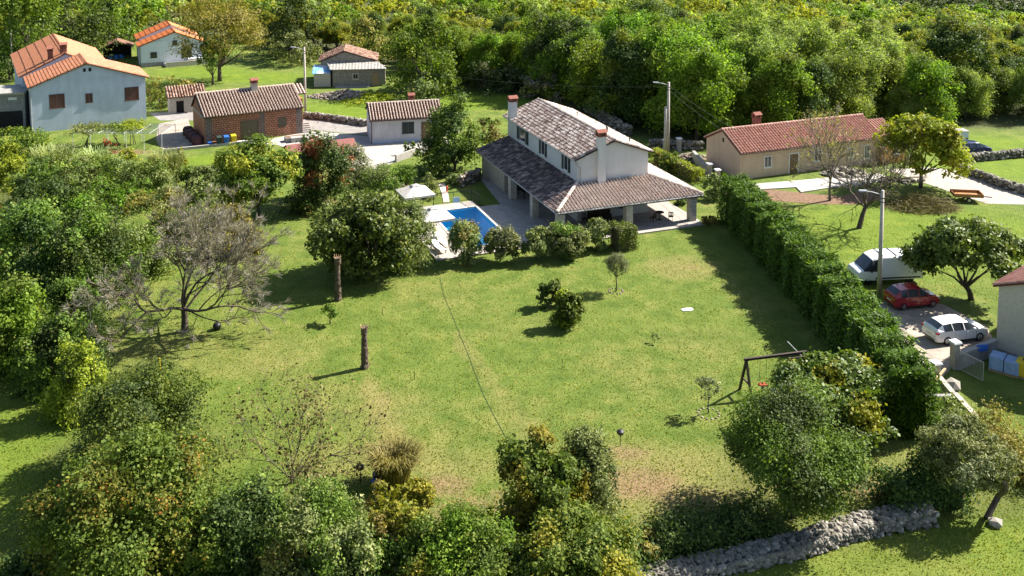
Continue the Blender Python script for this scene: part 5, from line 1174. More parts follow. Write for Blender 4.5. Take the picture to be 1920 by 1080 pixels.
tag(MB().lathe([(.22,0),(.3,.3),(.28,.42)], n=12).build('blue_tub', M['blue_plastic'], loc=G(394,273)), 'small blue tub at the brick outbuilding corner', 'tub'); tag(MB().lathe([(.18,0),(.26,.4),(.28,.45)], n=12).build('clay_pot', M['terracotta'], loc=G(402,272.5)), 'clay flower pot beside the small blue tub', 'pot')
tag(MB().box((-.45,-.2,0),(.45,.2,.25)).build('white_crate', M['white'], loc=G(452,268), rz=.45), 'low white crate in front of the brown double door', 'crate')
o = empty('planter_trough', G(553,264), R(24), 'raised planter trough with dark soil beside the brick outbuilding steps', 'planter'); mb = MB(); mb.box((-1.2,-.6,0),(1.2,.6,.55)); mb.build('trough', M['concrete'], o); mb = MB(); mb.box((-1.1,-.5,.55),(1.1,.5,.58)); mb.build('soil', M['red_soil'], o)
for k, (px, py) in enumerate(((206,114),(218,113),(228,112))): tag(MB().lathe([(.42,0),(.44,.3),(.42,.9),(.3,.98)], n=14).build('blue_barrel', M['blue_plastic'], loc=G(px,py)), ('left','middle','right')[k]+' one of three blue barrels in front of the dark open shed', 'barrel', 'blue barrels by the open shed')
o = empty('wrapped_pallet', G(1884,697), R(-38), 'stack of goods in pale blue wrapping beside the edge house wall', 'pallet'); mb = MB()
for y in (-.45,0,.45): mb.box((-.9,y-.06,0),(.9,y+.06,.1))
mb.box((-.9,-.55,.10),(.9,.55,.13)); mb.build('pallet', M['timber'], o); mb = MB(); mb.box((-.88,-.53,.135),(-.02,.53,1.05)); mb.box((.02,-.53,.135),(.88,.53,1.0)); mb.build('wrapped_goods', M['blue_wrap'], o, bevel=.06)
o = empty('yellow_tank', G(1921,706), R(-38), 'bright yellow tank right of the blue wrapped stack', 'tank'); mb = MB(); mb.box((-.5,-.45,.1),(.5,.45,1.1)); mb.build('body', M['yellow'], o, bevel=.08); mb = MB(); mb.lathe([(.15,1.1),(.15,1.18),(.05,1.2)], n=12); mb.build('cap', M['plastic_black'], o); mb = MB(); mb.box((-.5,-.45,0),(.5,.45,.1)); mb.build('pallet', M['timber'], o)
o = empty('blue_sign', G(1829,680), R(6), 'blue board on a thin post in front of the white hatchback', 'sign'); mb = MB(); mb.tube([(0,0,-.1),(0,0,1.25)], .02, 6); mb.build('post', M['metal_pale'], o); mb = MB(); mb.mesh([(0,-.012,.78),(.45,-.012,.74),(.84,-.012,.82),(.86,-.012,1.2),(.4,-.012,1.24),(0,-.012,1.2),(0,.012,.78),(.45,.012,.74),(.84,.012,.82),(.86,.012,1.2),(.4,.012,1.24),(0,.012,1.2)], [(0,1,2,3,4,5),(11,10,9,8,7,6)]+[(i,6+i,6+(i+1)%6,(i+1)%6) for i in range(6)]); mb.build('board', M['blue_plastic'], o)
o = empty('wire_gate', G(1790,690), R(-62), 'open wire mesh gate leaf hung on the thick stone post', 'gate'); mb = MB(); mb.bar((0,0,.1),(2.1,0,.1),.04); mb.bar((0,0,1.3),(2.1,0,1.3),.04); mb.bar((2.1,0,.1),(2.1,0,1.3),.04); mb.build('frame', M['gutter'], o); mb = MB()
for k in range(1,20): mb.bar((k*.105,0,.1),(k*.105,0,1.3),.008)
for k in range(1,11): mb.bar((0,0,.1+k*.11),(2.1,0,.1+k*.11),.008)
mb.build('mesh', M['gutter'], o)
o = empty('timber_bar', G(1754,712,.9), 0, 'pale timber bar propped from the gate post to the driveway', 'timber'); mb = MB(); mb.bar((0,0,.0),tuple(G(1775,673)-G(1754,712)+Vector((0,0,-.6))),.14,.1); mb.build('bar', M['timber'], o)
tag(MB().rock((0,0,0),.55,random.Random(3),.7).build('boulder', M['drystone'], loc=G(1786,728)+Vector((0,0,.2))), 'pale wrapped lump on the dark ground by the open gate', 'boulder'); tag(MB().rock((0,0,0),.38,random.Random(8),.8).build('boulder', M['drystone'], loc=G(1866,985)+Vector((0,0,.15))), 'grey boulder at the foot of the leaning dark post', 'boulder')
tag(MB().tube([G(1850,972),G(1872,930,.9),G(1886,918,2.2),G(1884,905,2.7)], [.16,.14,.12,.1], 9).build('leaning_post', bark), 'dark leaning post at the end of the rubble wall', 'post')
# pergola in front of the grey blue house
a, c = G(137,283), G(304,284); an = math.atan2((c-a).y, (c-a).x); L = (c-a).length; o = empty('vine_pergola', a, an, 'pale metal pergola frame carrying vines before the grey blue house', 'pergola'); Dp = 4.6; Hp = 2.1
for x in np.linspace(0, L, 6):
    for y in (0, Dp): mb = MB(); mb.tube([(x,y,-.1),(x,y,Hp)], .035, 6); mb.build('post', M['metal_pale'], o)
mb = MB()
for y in np.linspace(0, Dp, 9): mb.tube([(0,y,Hp+.03),(L,y,Hp+.03)], .032, 5)
mb.build('rail', M['metal_pale'], o); mb = MB()
for x in np.linspace(0, L, 8): mb.tube([(x,0,Hp),(x,Dp,Hp)], .03, 5)
mb.build('crossbar', M['metal_pale'], o)
ps = Vector((math.cos(an), math.sin(an), 0)); pn = Vector((-math.sin(an), math.cos(an), 0))
def vine(x0, x1, y0, y1, n, mat, label, seed, hgt=.35):
    rng = np.random.default_rng(seed); r = empty('grape_vine', a+ps*((x0+x1)/2)+pn*((y0+y1)/2), an, label, 'vine'); k = 26; tc = np.stack([rng.uniform(-(x1-x0)/2,(x1-x0)/2,k), rng.uniform(-(y1-y0)/2,(y1-y0)/2,k), Hp+rng.uniform(-.25,hgt,k)],1); i = rng.integers(0,k,n)
    p = tc[i]+rng.normal(size=(n,3))*np.array([.32,.32,.14]); V, Fc = leaf_quads(p, np.tile([0,0,.8],(n,1)), .17, rng, .85); npmesh('foliage', V, Fc, LEAF[mat], r, np.clip(rng.normal(.5,.2,n),0,1)); mb = MB()
    for q in range(3): mb.tube([(rng.uniform(-.5,.5),0,0),(rng.uniform(-.6,.6),rng.uniform(-.4,.4),Hp*.6),(rng.uniform(-1.2,1.2),rng.uniform(-1,1),Hp)], [.05,.035,.02], 5)
    mb.build('stem', bark, r)
vine(-1.2,2.6,-.2,4.4,2200,'grey','grey green vine over the left end of the pergola',1); vine(2.4,6.2,.5,4.6,1500,'mid','thin vine over the middle of the pergola',2); vine(4.6,7.4,1.5,4.8,1700,'lime','bright yellow green vine patch near the right end of the pergola',3,.6)
# ------------------------------------------------------------------ END OF THINGS

# ------------------------------------------------------------------ trees and shrubs of the garden and its surroundings
T = tree_px
# along the pool and terrace
for lab, px, py, wd, top, mat, m2 in (('leftmost oleander in the row between pool and lawn', 870, 492, 66, 419, 'grey', 'ochre'), ('second oleander from the left in the pool side row', 938, 490, 64, 424, 'grey', 'olive'), ('third oleander in the row, greyish and thinner', 1007, 487, 54, 428, 'grey', None),
        ('fourth and widest oleander in the pool side row', 1063, 481, 74, 418, 'grey', 'mid'), ('small rounded oleander left of the clipped square bush', 1118, 468, 50, 413, 'grey', None)):
    T('oleander_bush', lab, 'bush', mat, px, py, wd*1.06, top+1, .0, 5600, .20, 'oleanders between pool and lawn', flatbot=.84, mat2=LEAF[m2] if m2 else None, frac2=.3, lobes=18, asp=.45, inner=.15, tr=.05)
def clipped(name, lab, px, py, wx, wy, h, rz, mat, n, leaf=.13, cat='bush', asp=.6, rough=.05):
    SEED[0] += 1; rng = np.random.default_rng(SEED[0]); p = G(px, py); r = empty(name, p, rz, lab, cat)
    C, N = hedge_leaves([(-wx/2, 0), (wx/2, 0)], wy, h, n, leaf, rng, rough=rough); V, Fc = leaf_quads(C, N, leaf, rng, asp, .8); npmesh('foliage', V, Fc, LEAF[mat], r, np.clip(rng.normal(.45, .2, n), 0, 1))
    mb = MB(); mb.box((-wx*.42,-wy*.38,0),(wx*.42,wy*.38,h*.9)); mb.build('inner_branches', bark, r); return r
clipped('clipped_bush', 'square clipped dark green bush at the right end of the pool side row', 1169, 464, 2.0, 2.0, 2.0, VANG, 'mid', 3600)
clipped('clipped_hedge', 'bright green clipped hedge along the path right of the villa', 1268, 322, 9.6, 1.2, 1.4, R(112), 'lime', 5200, .16, 'hedge', rough=.10)
T('flower_bush', 'dark bush with pale leaves between villa porch and clipped hedge', 'bush', 'mid', 1250, 318, 56, 282, .03, 1500, .2, mat2=LEAF['red'], frac2=.08)
T('shrub', 'greyish shrub at the corner between porch and conifer hedge', 'shrub', 'grey', 1335, 372, 46, 326, .03, 1300, .2); T('shrub', 'small dark shrub on the grass strip right of the terrace', 'shrub', 'dark', 1277, 385, 22, 370, .02, 500, .14); T('shrub', 'low dry shrub right of the last porch pillar', 'shrub', 'ochre', 1331, 420, 34, 402, .02, 600, .14)
T('fig_tree', 'big dense fig tree on the lawn left of the pool', 'tree', 'fig', 690, 518, 204, 368, .0, 12500, .25, lobes=30, asp=.8, tr=.2, lr=(.24,.42), flatbot=.84)
T('olive_tree', 'grey green tree behind the big fig beside the pool deck', 'tree', 'mid', 768, 499, 90, 380, .0, 7500, .18, lobes=16, asp=.4, mat2=LEAF['grey'], frac2=.45)
T('shrub', 'tall loose grey green shrub behind the fig tree top', 'shrub', 'grey', 722, 404, 100, 312, .0, 4600, .18, asp=.42, mat2=LEAF['mid'], frac2=.4)
T('clipped_ball_bush', 'round clipped ball bush above the pool umbrellas', 'bush', 'mid', 760, 347, 50, 306, .0, 2600, .13, shape='ball', lobes=22, inner=.1); T('clipped_ball_bush', 'broad clipped bush left of the round ball bush', 'bush', 'mid', 712, 352, 74, 307, .0, 2600, .15, shape='ball', lobes=22, mat2=LEAF['grey'], frac2=.3)
T('shrub', 'soft green shrub on the slope right of the round ball bush', 'shrub', 'grey', 801, 370, 46, 330, .0, 1500, .15, lobes=10); T('shrub', 'low grey green shrub under the porch corner tree', 'shrub', 'grey', 850, 345, 34, 324, .0, 700, .15)
T('broad_tree', 'dense dark tree between garage and villa porch', 'tree', 'mid', 852, 320, 112, 187, .0, 8000, .24, lobes=24, lr=(.22,.38), mat2=LEAF['dark'], frac2=.4)
T('shrub', 'small shrub on the drive in front of the white garage', 'shrub', 'mid', 769, 290, 26, 262, .05, 600, .18); T('shrub', 'rusty green scrub between the dark tree and villa', 'shrub', 'ochre', 912, 262, 52, 222, .0, 1300, .2, mat2=LEAF['mid'], frac2=.5)
T('laurel_tree', 'broad yellow green tree in front of the red roofed shed', 'tree', 'mid', 484, 410, 176, 264, .121, 9500, .26, lobes=26, lr=(.20,.36), mat2=LEAF['yellow'], frac2=.25, tr=.16)
T('cherry_laurel', 'tall dark shrub with a red leaved streak', 'shrub', 'dark', 604, 390, 112, 252, .0, 8000, .22, lobes=20, mat2=LEAF['red'], frac2=.13); T('cypress_shrub', 'upright dark pointed shrub left of the red streaked shrub', 'shrub', 'conifer', 575, 372, 60, 252, .02, 2600, .2, shape='cone', asp=.35)
T('oleander_bush', 'silvery oleander beside the pale drive', 'bush', 'olive', 665, 350, 70, 268, .0, 4200, .18, asp=.4, lobes=16)
# lawn
T('round_bush', 'round dark bush on the lawn, left and farther of the pair', 'bush', 'fig', 1033, 575, 44, 524, .03, 1900, .17, lobes=14, asp=.7, tr=.05); T('round_bush', 'round bright bush on the lawn, right and nearer of the pair', 'bush', 'mid', 1067, 612, 60, 545, .05, 2600, .18, lobes=18, asp=.7, tr=.05, mat2=LEAF['lime'], frac2=.2)
T('ball_olive_tree', 'small olive tree with a ball shaped crown on a thin stem', 'tree', 'olive', 1155, 546, 50, 474, .40, 4200, .085, shape='ball', lobes=26, inner=.15, tr=.05, asp=.4)
T('young_olive', 'young thin olive sapling in a ring of stones', 'tree', 'olive', 1329, 775, 60, 700, .35, 700, .12, lobes=12, asp=.4, tr=.035, lr=(.2,.34)); T('shrub', 'small flat topped shrub on the lawn between the palm trunks', 'shrub', 'mid', 619, 607, 38, 573, .30, 800, .11, lobes=10, tr=.05)
T('sapling', 'tiny staked sapling with pale leaves right of the lawn centre', 'sapling', 'grey', 1228, 643, 17, 624, .25, 90, .10, lobes=4, tr=.02)
blades('pampas_clump', G(738, 905), 'pale straw coloured pampas grass clump on the near lawn', 'grass clump', LEAF['straw'], 1.35, 1.2, 2.0, 1500, .02, 5, .7)
# bare trees
bare_tree('bare_tree', G(346, 622), 'large nearly leafless tree with a wide spreading grey crown on the left lawn', 'tree', 7.6, 5.4, 21, 6, 4,   .23, .24, 1900, LEAF['ochre'], .11, bark, 21000, rise=.52)
bare_tree('bare_shrub_tree', G(548, 905), 'small leafless many stemmed tree on the near left lawn', 'tree', 4.2, 3.6, 5, 8, 3, .07, .05, 2400, LEAF['brown'], .16, bark, 0, rise=.75)
bare_tree('thin_tree', G(1556, 376), 'thin brownish half bare tree in front of the peach farmhouse', 'tree', 7.6, 3.2, 8, 6, 3, .16, .3, 1500, LEAF['ochre'], .18, bark_grey, 1200, rise=.75)
bare_tree('leaning_tree', G(1610, 428), 'dark forked leafless tree leaning right near the tall lamp pole', 'tree', 5.2, 3.6, 12, 5, 3, .22, .42, 300, LEAF['ochre'], .14, bark, 900, rise=.5, lean=(.7,.2))
bare_tree('brush_tree', G(1668, 352), 'dark leafless scrub tree before the end of the peach farmhouse', 'tree', 4.4, 3.8, 14, 6, 3, .12, .15, 200, LEAF['ochre'], .14, bark, 1400, rise=.5)
def brush_pile(px, py, rx, ry, h, n, label, seed):
    rng = np.random.default_rng(seed); a = rng.uniform(0, 6.28, n); t = np.sqrt(rng.random(n)); p = np.stack([np.cos(a)*t*rx, np.sin(a)*t*ry, (.15+.85*rng.random(n)**1.5)*h*(1-t**2)*(1+.4*np.sin(a*3+2))], 1); d = unit(rng, n)*np.array([1, 1, .35]); d /= np.linalg.norm(d, axis=1)[:, None]; L = rng.uniform(.5, 2.2, n)[:, None]; s = np.cross(d, unit(rng, n))*.02
    V = np.stack([p-d*L*.5-s, p-d*L*.5+s, p+d*L*.5+s*.4, p+d*L*.5-s*.4], 1); V[..., 2] = np.maximum(V[..., 2], .02)
    o = npmesh('brush_pile', V.reshape(-1, 3), np.arange(4*n).reshape(-1, 4), LEAF['brown'], None, .2+rng.random(n)*.8, loc=G(px, py)); tag(o, label, 'brush pile')
brush_pile(1728, 388, 3.5, 2.3, 1.1, 1900, 'big heap of cut branches beside the yellow green tree', 4)
# right side
T('mulberry_tree', 'bright yellow green tree beside the gravel yard', 'tree', 'lime', 1726, 352, 150, 222, .16, 6500, .30, lobes=22, mat2=LEAF['yellow'], frac2=.4, tr=.2, asp=.8)
T('fig_tree', 'large dark leathery fig tree behind the parked cars', 'tree', 'fig', 1822, 562, 212, 406, .121, 11000, .23, lean=(-.5, 0), rot=0, lobes=26, asp=.8, tr=.2, lr=(.20,.36))
T('fig_tree', 'broad yellow green fig tree covering the end of the swing', 'tree', 'fig', 1562, 815, 250, 664, .13, 11000, .25, lobes=30, asp=.8, tr=.2, mat2=LEAF['yellow'], frac2=.22, lr=(.18,.34))
T('round_tree', 'full round green tree at the near right garden corner', 'tree', 'mid', 1482, 968, 296, 733, .05, 18000, .16, flatbot=.84, ry=2.9, rot=0, lobes=34, tr=.2, lr=(.22,.38), mat2=LEAF['dark'], frac2=.35)
T('olive_tree', 'loose silvery tree by the leaning dark post at lower right', 'tree', 'grey', 1800, 950, 190, 775, .12, 7000, .19, lobes=26, tr=.13, asp=.45, lr=(.18,.34), mat2=LEAF['olive'], frac2=.4)
def core(pts, wd, h, mat, r):                            # solid dark core added inside hedge leaves to block light
    mb = MB(); n_ = len(pts); V = []
    for i, p in enumerate(pts):
        a_ = Vector(pts[max(i-1,0)]); c_ = Vector(pts[min(i+1,n_-1)]); d = (c_-a_).normalized(); x = Vector((d.y,-d.x))*wd/2; e = d*(.35 if i == 0 else (-.35 if i == n_-1 else 0)); q = Vector(p)+e
        V += [(q.x-x.x,q.y-x.y,0),(q.x+x.x,q.y+x.y,0),(q.x+x.x*.75,q.y+x.y*.75,h),(q.x-x.x*.75,q.y-x.y*.75,h)]
    mb.mesh(V, [(0,1,2,3),(4*n_-1,4*n_-2,4*n_-3,4*n_-4)]+[(4*i+k,4*i+4+k,4*i+4+(k+1)%4,4*i+(k+1)%4) for i in range(n_-1) for k in range(4)], .1); return mb.build('light_block_core', LEAF[mat], r)
def hedge():
    pth = [G(1374,412), G(1440,478), G(1500,545), G(1562,615), G(1625,700), G(1711,822)]; o0 = pth[0]; pts = [(p.x-o0.x, p.y-o0.y) for p in pth]; rng = np.random.default_rng(77); n = 95000
    r = empty('conifer_hedge', o0, 0, 'long tall dark green conifer hedge along the right side of the lawn', 'hedge'); C, N = hedge_leaves(pts, 2.7, 3.95, n, .3, rng, .33, .11)
    V, Fc = leaf_quads(C, N+np.array([0,0,.25]), .21, rng, .38, .7); C2, N2 = hedge_leaves(pts, 2.75, 4.0, 16000, .4, rng, .5, .13); V2, F2 = leaf_quads(C2, N2*.3+np.array([.2,.1,.2]), .50, rng, .18, .9); V = np.concatenate([V, V2]); n += 16000; Fc = np.arange(4*n).reshape(-1, 4); npmesh('foliage', V, Fc, LEAF['conifer'], r, np.clip(rng.normal(.45, .24, n), 0, 1)); mb = MB()
    for k in range(26):
        s = (k+.5)/26*5; i = min(4, int(s)); f = s-i; x = pts[i][0]+(pts[i+1][0]-pts[i][0])*f; y = pts[i][1]+(pts[i+1][1]-pts[i][1])*f
        mb.tube([(x,y,-.1),(x+.05,y,3.2)], [.12,.03], 6)
        for q in range(7): a = rng.uniform(0, 6.28); z = rng.uniform(.4, 3.); mb.tube([(x,y,z),(x+.8*math.cos(a),y+.8*math.sin(a),z+.25)], [.03,.01], 4, caps=False)
    mb.build('trunks', bark, r); core(pts, 1.9, 3.3, 'conifer', r)
hedge()
def ivy(px0, px1, px2, wd, h, n, mat, label, seed, leaf=.16, name='ivy_hedge', cat='hedge', rough=.28, mat2=None):
    rng = np.random.default_rng(seed); P_ = [G(*p) for p in (px0, px1, px2)]; o0 = P_[0]; r = empty(name, o0, 0, label, cat); pts = [(p.x-o0.x, p.y-o0.y) for p in P_]
    C, N = hedge_leaves(pts, wd, h, n, leaf, rng, .4, rough); C[:, 2] *= 1+.22*np.sin(C[:, 0]*1.3+seed)+.15*np.sin(C[:, 0]*3.1+C[:, 1]); V, Fc = leaf_quads(C, N, leaf, rng, .6, .9); npmesh('foliage', V, Fc, LEAF[mat], r, np.clip(rng.normal(.45, .2, n), 0, 1)); mb = MB()
    for k in range(12): f = (k+.5)/12*2; i = min(1, int(f)); f -= i; x = pts[i][0]+(pts[i+1][0]-pts[i][0])*f; y = pts[i][1]+(pts[i+1][1]-pts[i][1])*f; mb.tube([(x,y,-.1),(x+rng.normal()*.2,y+rng.normal()*.2,h*.8)], [.06,.02], 5)
    mb.build('stems', bark, r); core(pts, wd*.6, h*.6, mat, r)
ivy((1160,1052),(1320,1014),(1440,984), 2.3, .85, 9000, 'dark', 'dark overgrown hedge behind the rubble wall at the bottom', 3)
ivy((1655,955),(1720,940),(1800,935), 2.2, 1.6, 8000, 'dark', 'low dark shrubbery between rubble wall and silvery tree', 4)
ivy((1750,776),(1800,832),(1858,905), 1.7, 1.0, 6500, 'grey', 'pale ivy mass growing over the concrete garden wall', 5, mat2='ochre')
ivy((1838,806),(1885,856),(1945,915), 1.5, 1.2, 6500, 'ochre', 'low yellowish scrub on the bank beyond the garden wall', 6, .14)
# left belt of trees and shrubs, from far to near
T('broad_tree', 'tall bright tree at the top left corner behind the utility pole', 'tree', 'vivid', 62, 150, 150, -45, .12, 4200, .42, lobes=20, mat2=LEAF['mid'], frac2=.5); T('broad_tree', 'tall dark tree behind the grey blue house roof', 'tree', 'dark', 140, 118, 130, -52, .1, 4200, .42, lobes=20, mat2=LEAF['mid'], frac2=.3); T('broad_tree', 'bright green leafy tree left of the white house', 'tree', 'vivid', 214, 96, 120, -40, .1, 4200, .42, lobes=20, mat2=LEAF['dark'], frac2=.3)
T('shrub', 'rounded green shrub in front of the far left utility pole', 'shrub', 'mid', 18, 150, 70, 60, .0, 1700, .32)
T('willow_tree', 'big yellowish tree with drooping foliage in front of the white house', 'tree', 'ochre', 412, 152, 205, -10, .12, 8500, .32, lobes=30, mat2=LEAF['yellow'], frac2=.4, tr=.32, lr=(.2,.36), asp=.4); T('broad_tree', 'smaller green tree at the foot of the big yellowish tree', 'tree', 'mid', 399, 158, 66, 62, .12, 2400, .26, lobes=14)
T('garden_shrub', 'orange brown and green shrub between house and stone byre', 'shrub', 'ochre', 305, 200, 74, 142, .02, 1800, .24, mat2=LEAF['maple'], frac2=.5); T('low_shrub', 'dry brownish shrub above the brick outbuilding roof', 'shrub', 'ochre', 345, 178, 60, 152, .0, 900, .24)
T('broad_shrub', 'bright green rounded shrub at the left edge below the flat shed', 'shrub', 'lime', 34, 296, 120, 236, .0, 3600, .22, lobes=18, mat2=LEAF['mid'], frac2=.5); T('broad_shrub', 'yellow green shrub below the bright shrub at the left edge', 'shrub', 'lime', 22, 352, 72, 292, .0, 2200, .22)
T('garden_shrub', 'yellow leaved shrub in front of the outbuilding yard', 'shrub', 'yellow', 338, 318, 26, 280, .0, 700, .17); T('garden_shrub', 'yellow green shrub beside the vegetable beds', 'shrub', 'yellow', 238, 306, 40, 278, .0, 900, .17); T('garden_shrub', 'reddish leafless shrub under the pergola edge', 'shrub', 'red', 206, 288, 30, 258, .0, 320, .15)
for k, (px, py, wd, top, mat, m2, nm) in enumerate(((120,360,130,292,'grey','mid','greyish shrub at the left end of the thicket'),(190,372,110,300,'mid','grey','leafy shrub behind the dark pines'),(262,380,110,302,'mid','grey','leafy shrub in the middle of the thicket'),(330,372,80,318,'grey','mid','pale shrub right of the reed stand'),(385,365,70,312,'grey',None,'grey shrub left of the yellow green tree'),(215,420,150,335,'mid','vivid','wide green shrub in front of the thicket'),(300,440,130,352,'grey','ochre','olive shrub behind the bare tree crown'),(395,455,130,345,'grey','mid','broad grey green shrub right of the bare tree crown'),(438,470,80,378,'ochre','yellow','yellowish shrub at the lawn edge behind the bare tree'))):
    T('thicket_shrub', nm, 'shrub', mat, px, py, wd*1.22, top-6, .0, 4200, .19, lobes=18, mat2=LEAF[m2] if m2 else None, frac2=.4, lr=(.22,.4))
for lab, px, py, seed, rx, n in (('grey green reed stand at the left of the thicket', 100, 335, 3, 2.0, 900), ('grey green reed stand right of centre in the thicket', 312, 345, 4, 1.7, 900), ('grey green reed stand in the middle of the thicket', 182, 338, 6, 1.4, 500)):
    blades('reed_clump', G(px, py), lab, 'reeds', LEAF['reed'], rx*1.3, rx, 3.6, n, .035, seed, .4, 'reed stands in the thicket')
T('dark_pine', 'dark tree at left behind the yellow green shrubs', 'tree', 'dark', 82, 440, 120, 300, .04, 4800, .22, lobes=22, mat2=LEAF['mid'], frac2=.25); T('dark_pine', 'dark dense tree left of the bare tree', 'tree', 'dark', 175, 560, 160, 385, .03, 8000, .2, lobes=28, mat2=LEAF['mid'], frac2=.3)
T('broad_tree', 'shaded green tree at the left edge above the bright leafy tree', 'tree', 'mid', 60, 560, 170, 372, .04, 6500, .24, lobes=24, mat2=LEAF['dark'], frac2=.5); T('broad_tree', 'dusty olive tree at the left edge, half lit', 'tree', 'ochre', 8, 520, 100, 370, .04, 3200, .24, mat2=LEAF['dark'], frac2=.5)
T('yellow_bush', 'yellow green bush left of the bare tree', 'bush', 'mid', 150, 480, 110, 395, .0, 3000, .2, mat2=LEAF['lime'], frac2=.4)
T('leafy_tree', 'bright leafy tree at the left edge beside the lower meadow', 'tree', 'vivid', 20, 690, 150, 522, .03, 8500, .2, lobes=26, asp=.75, mat2=LEAF['mid'], frac2=.4)
T('leafy_tree', 'mid green tree between the bright leafy tree and the lawn', 'tree', 'mid', 108, 722, 140, 592, .0, 8000, .19, lobes=24, mat2=LEAF['dark'], frac2=.3); T('yellow_bush', 'yellow green bush on the garden boundary below the bare tree shadow', 'bush', 'lime', 152, 775, 96, 640, .0, 4800, .2, lobes=18, mat2=LEAF['mid'], frac2=.25)
ivy((170,790),(176,690),(178,605), 1.5, 1.6, 6500, 'dark', 'ivy covered boundary hedge at the left end of the lawn', 9)
T('flower_shrub', 'small shrub with orange flowers at the left lawn boundary', 'shrub', 'dark', 184, 600, 36, 560, .0, 700, .14, mat2=LEAF['maple'], frac2=.3)
T('round_tree', 'large round olive green tree at the near left lawn corner', 'tree', 'mid', 255, 905, 315, 680, .0, 22000, .16, lobes=40, lr=(.2,.34), mat2=LEAF['dark'], frac2=.5, tr=.2)
T('maple_tree', 'large tree with orange turning leaves at the bottom left', 'tree', 'mid', 245, 1115, 350, 795, .02, 27000, .165, lobes=40, lr=(.2,.34), mat2=LEAF['maple'], frac2=.32, tr=.2, asp=.8)
T('broad_tree', 'dark green tree right of the orange turning tree', 'tree', 'dark', 470, 1110, 190, 885, .0, 13000, .16, lobes=28, mat2=LEAF['mid'], frac2=.45); T('broad_tree', 'grey green tree at the bottom below the leafless shrub tree', 'tree', 'grey', 595, 1110, 190, 905, .0, 13000, .15, lobes=28, mat2=LEAF['mid'], frac2=.55)
T('sparse_tree', 'sparse yellowish tree below the pampas clump', 'tree', 'ochre', 752, 1060, 170, 895, .08, 3600, .19, lobes=26, mat2=LEAF['yellow'], frac2=.5, lr=(.16,.3), tr=.09)
T('broad_tree', 'low dark tree at the bottom under the sparse yellowish tree', 'tree', 'dark', 720, 1120, 200, 985, .0, 9500, .16, lobes=26, mat2=LEAF['mid'], frac2=.4); T('broad_tree', 'fresh green bushy tree at the bottom centre', 'tree', 'mid', 878, 1115, 190, 955, .0, 12500, .16, lobes=28, mat2=LEAF['vivid'], frac2=.45)
T('broad_tree', 'tall olive green tree with a branch reaching left over bare soil', 'tree', 'mid', 1010, 1020, 205, 808, .10, 11000, .19, lobes=26, asp=.7, mat2=LEAF['yellow'], frac2=.4, lr=(.18,.34), tr=.14); T('broad_tree', 'grey green tree beside the tall olive green tree', 'tree', 'grey', 1095, 1000, 112, 815, .05, 8000, .15, lobes=20, mat2=LEAF['dark'], frac2=.4)
T('broad_tree', 'yellow green leafy tree at the bottom right of centre', 'tree', 'yellow', 1085, 1125, 225, 958, .0, 13000, .17, lobes=28, asp=.75, mat2=LEAF['mid'], frac2=.55); T('shrub', 'low shrub at the end of the rubble wall', 'shrub', 'ochre', 1190, 1040, 90, 985, .0, 2200, .18, mat2=LEAF['mid'], frac2=.5)
T('broad_tree', 'shaded shrubby tree between the two bottom centre trees', 'tree', 'dark', 980, 1115, 130, 1000, .0, 4200, .2, mat2=LEAF['mid'], frac2=.4)
for lab, px, py, wd, top, m1, m2 in (('leafy shrub filling the gap left of the sparse yellowish tree', 650, 1125, 150, 960, 'mid', 'grey'), ('yellowish bush at the bottom edge left of the fresh green tree', 800, 1120, 130, 985, 'yellow', 'mid'), ('dark green bush at the bottom edge below the tall olive green tree', 965, 1130, 150, 1005, 'mid', 'dark'),
    ('low green bush at the bottom left corner in shade', 60, 1120, 170, 1015, 'dark', 'mid'), ('mixed green bush between the orange turning tree and its dark neighbour', 385, 1120, 150, 930, 'mid', 'maple'), ('pale bush at the bottom edge below the leafless shrub tree', 540, 1130, 130, 990, 'grey', 'ochre'), ('olive bush behind the bare tree on the left boundary', 250, 520, 120, 420, 'grey', 'mid'), ('leafy bush between the dark dense tree and the boundary hedge', 128, 640, 110, 520, 'mid', 'dark')):
    T('filler_bush', lab, 'bush', m1, px, py, wd, top, .0, 6500, .17, lobes=24, mat2=LEAF[m2], frac2=.4)
# behind the village
T('round_shrub', 'round grey green shrub behind the garage chimney', 'shrub', 'grey', 800, 210, 60, 150, .0, 1900, .24, mat2=LEAF['dark'], frac2=.4); T('vegetable_row', 'row of bright leafy vegetables below the rubble heap', 'vegetables', 'lime', 700, 190, 90, 176, .0, 1400, .25, ry=.9)
T('broad_tree', 'bright tree with a dark heart right of the ruined building', 'tree', 'vivid', 798, 172, 150, 22, .05, 6200, .34, lobes=26, mat2=LEAF['mid'], frac2=.5, lr=(.2,.36)); T('round_shrub', 'dark olive rounded shrub at the meadow edge', 'shrub', 'dark', 905, 172, 60, 118, .0, 1800, .26, mat2=LEAF['olive'], frac2=.4); T('round_shrub', 'second dark olive shrub right of the first at the meadow edge', 'shrub', 'dark', 948, 172, 56, 122, .0, 1700, .26, mat2=LEAF['olive'], frac2=.4)
T('broad_tree', 'dark tree rising behind the tin roofed ruin on its left', 'tree', 'dark', 548, 108, 105, -12, .05, 3600, .36, lobes=20); T('broad_tree', 'brownish green scrub tree behind the ruin roof', 'tree', 'ochre', 690, 118, 110, 40, .0, 3000, .32, mat2=LEAF['mid'], frac2=.4); T('broad_shrub', 'grey green scrub left of the ruined building', 'shrub', 'grey', 560, 120, 90, 62, .0, 2200, .3)
T('bare_scrub', 'brownish scrub at the wood edge behind the villa chimney', 'shrub', 'ochre', 1018, 185, 80, 122, .0, 1600, .28, mat2=LEAF['twig'], frac2=.5)

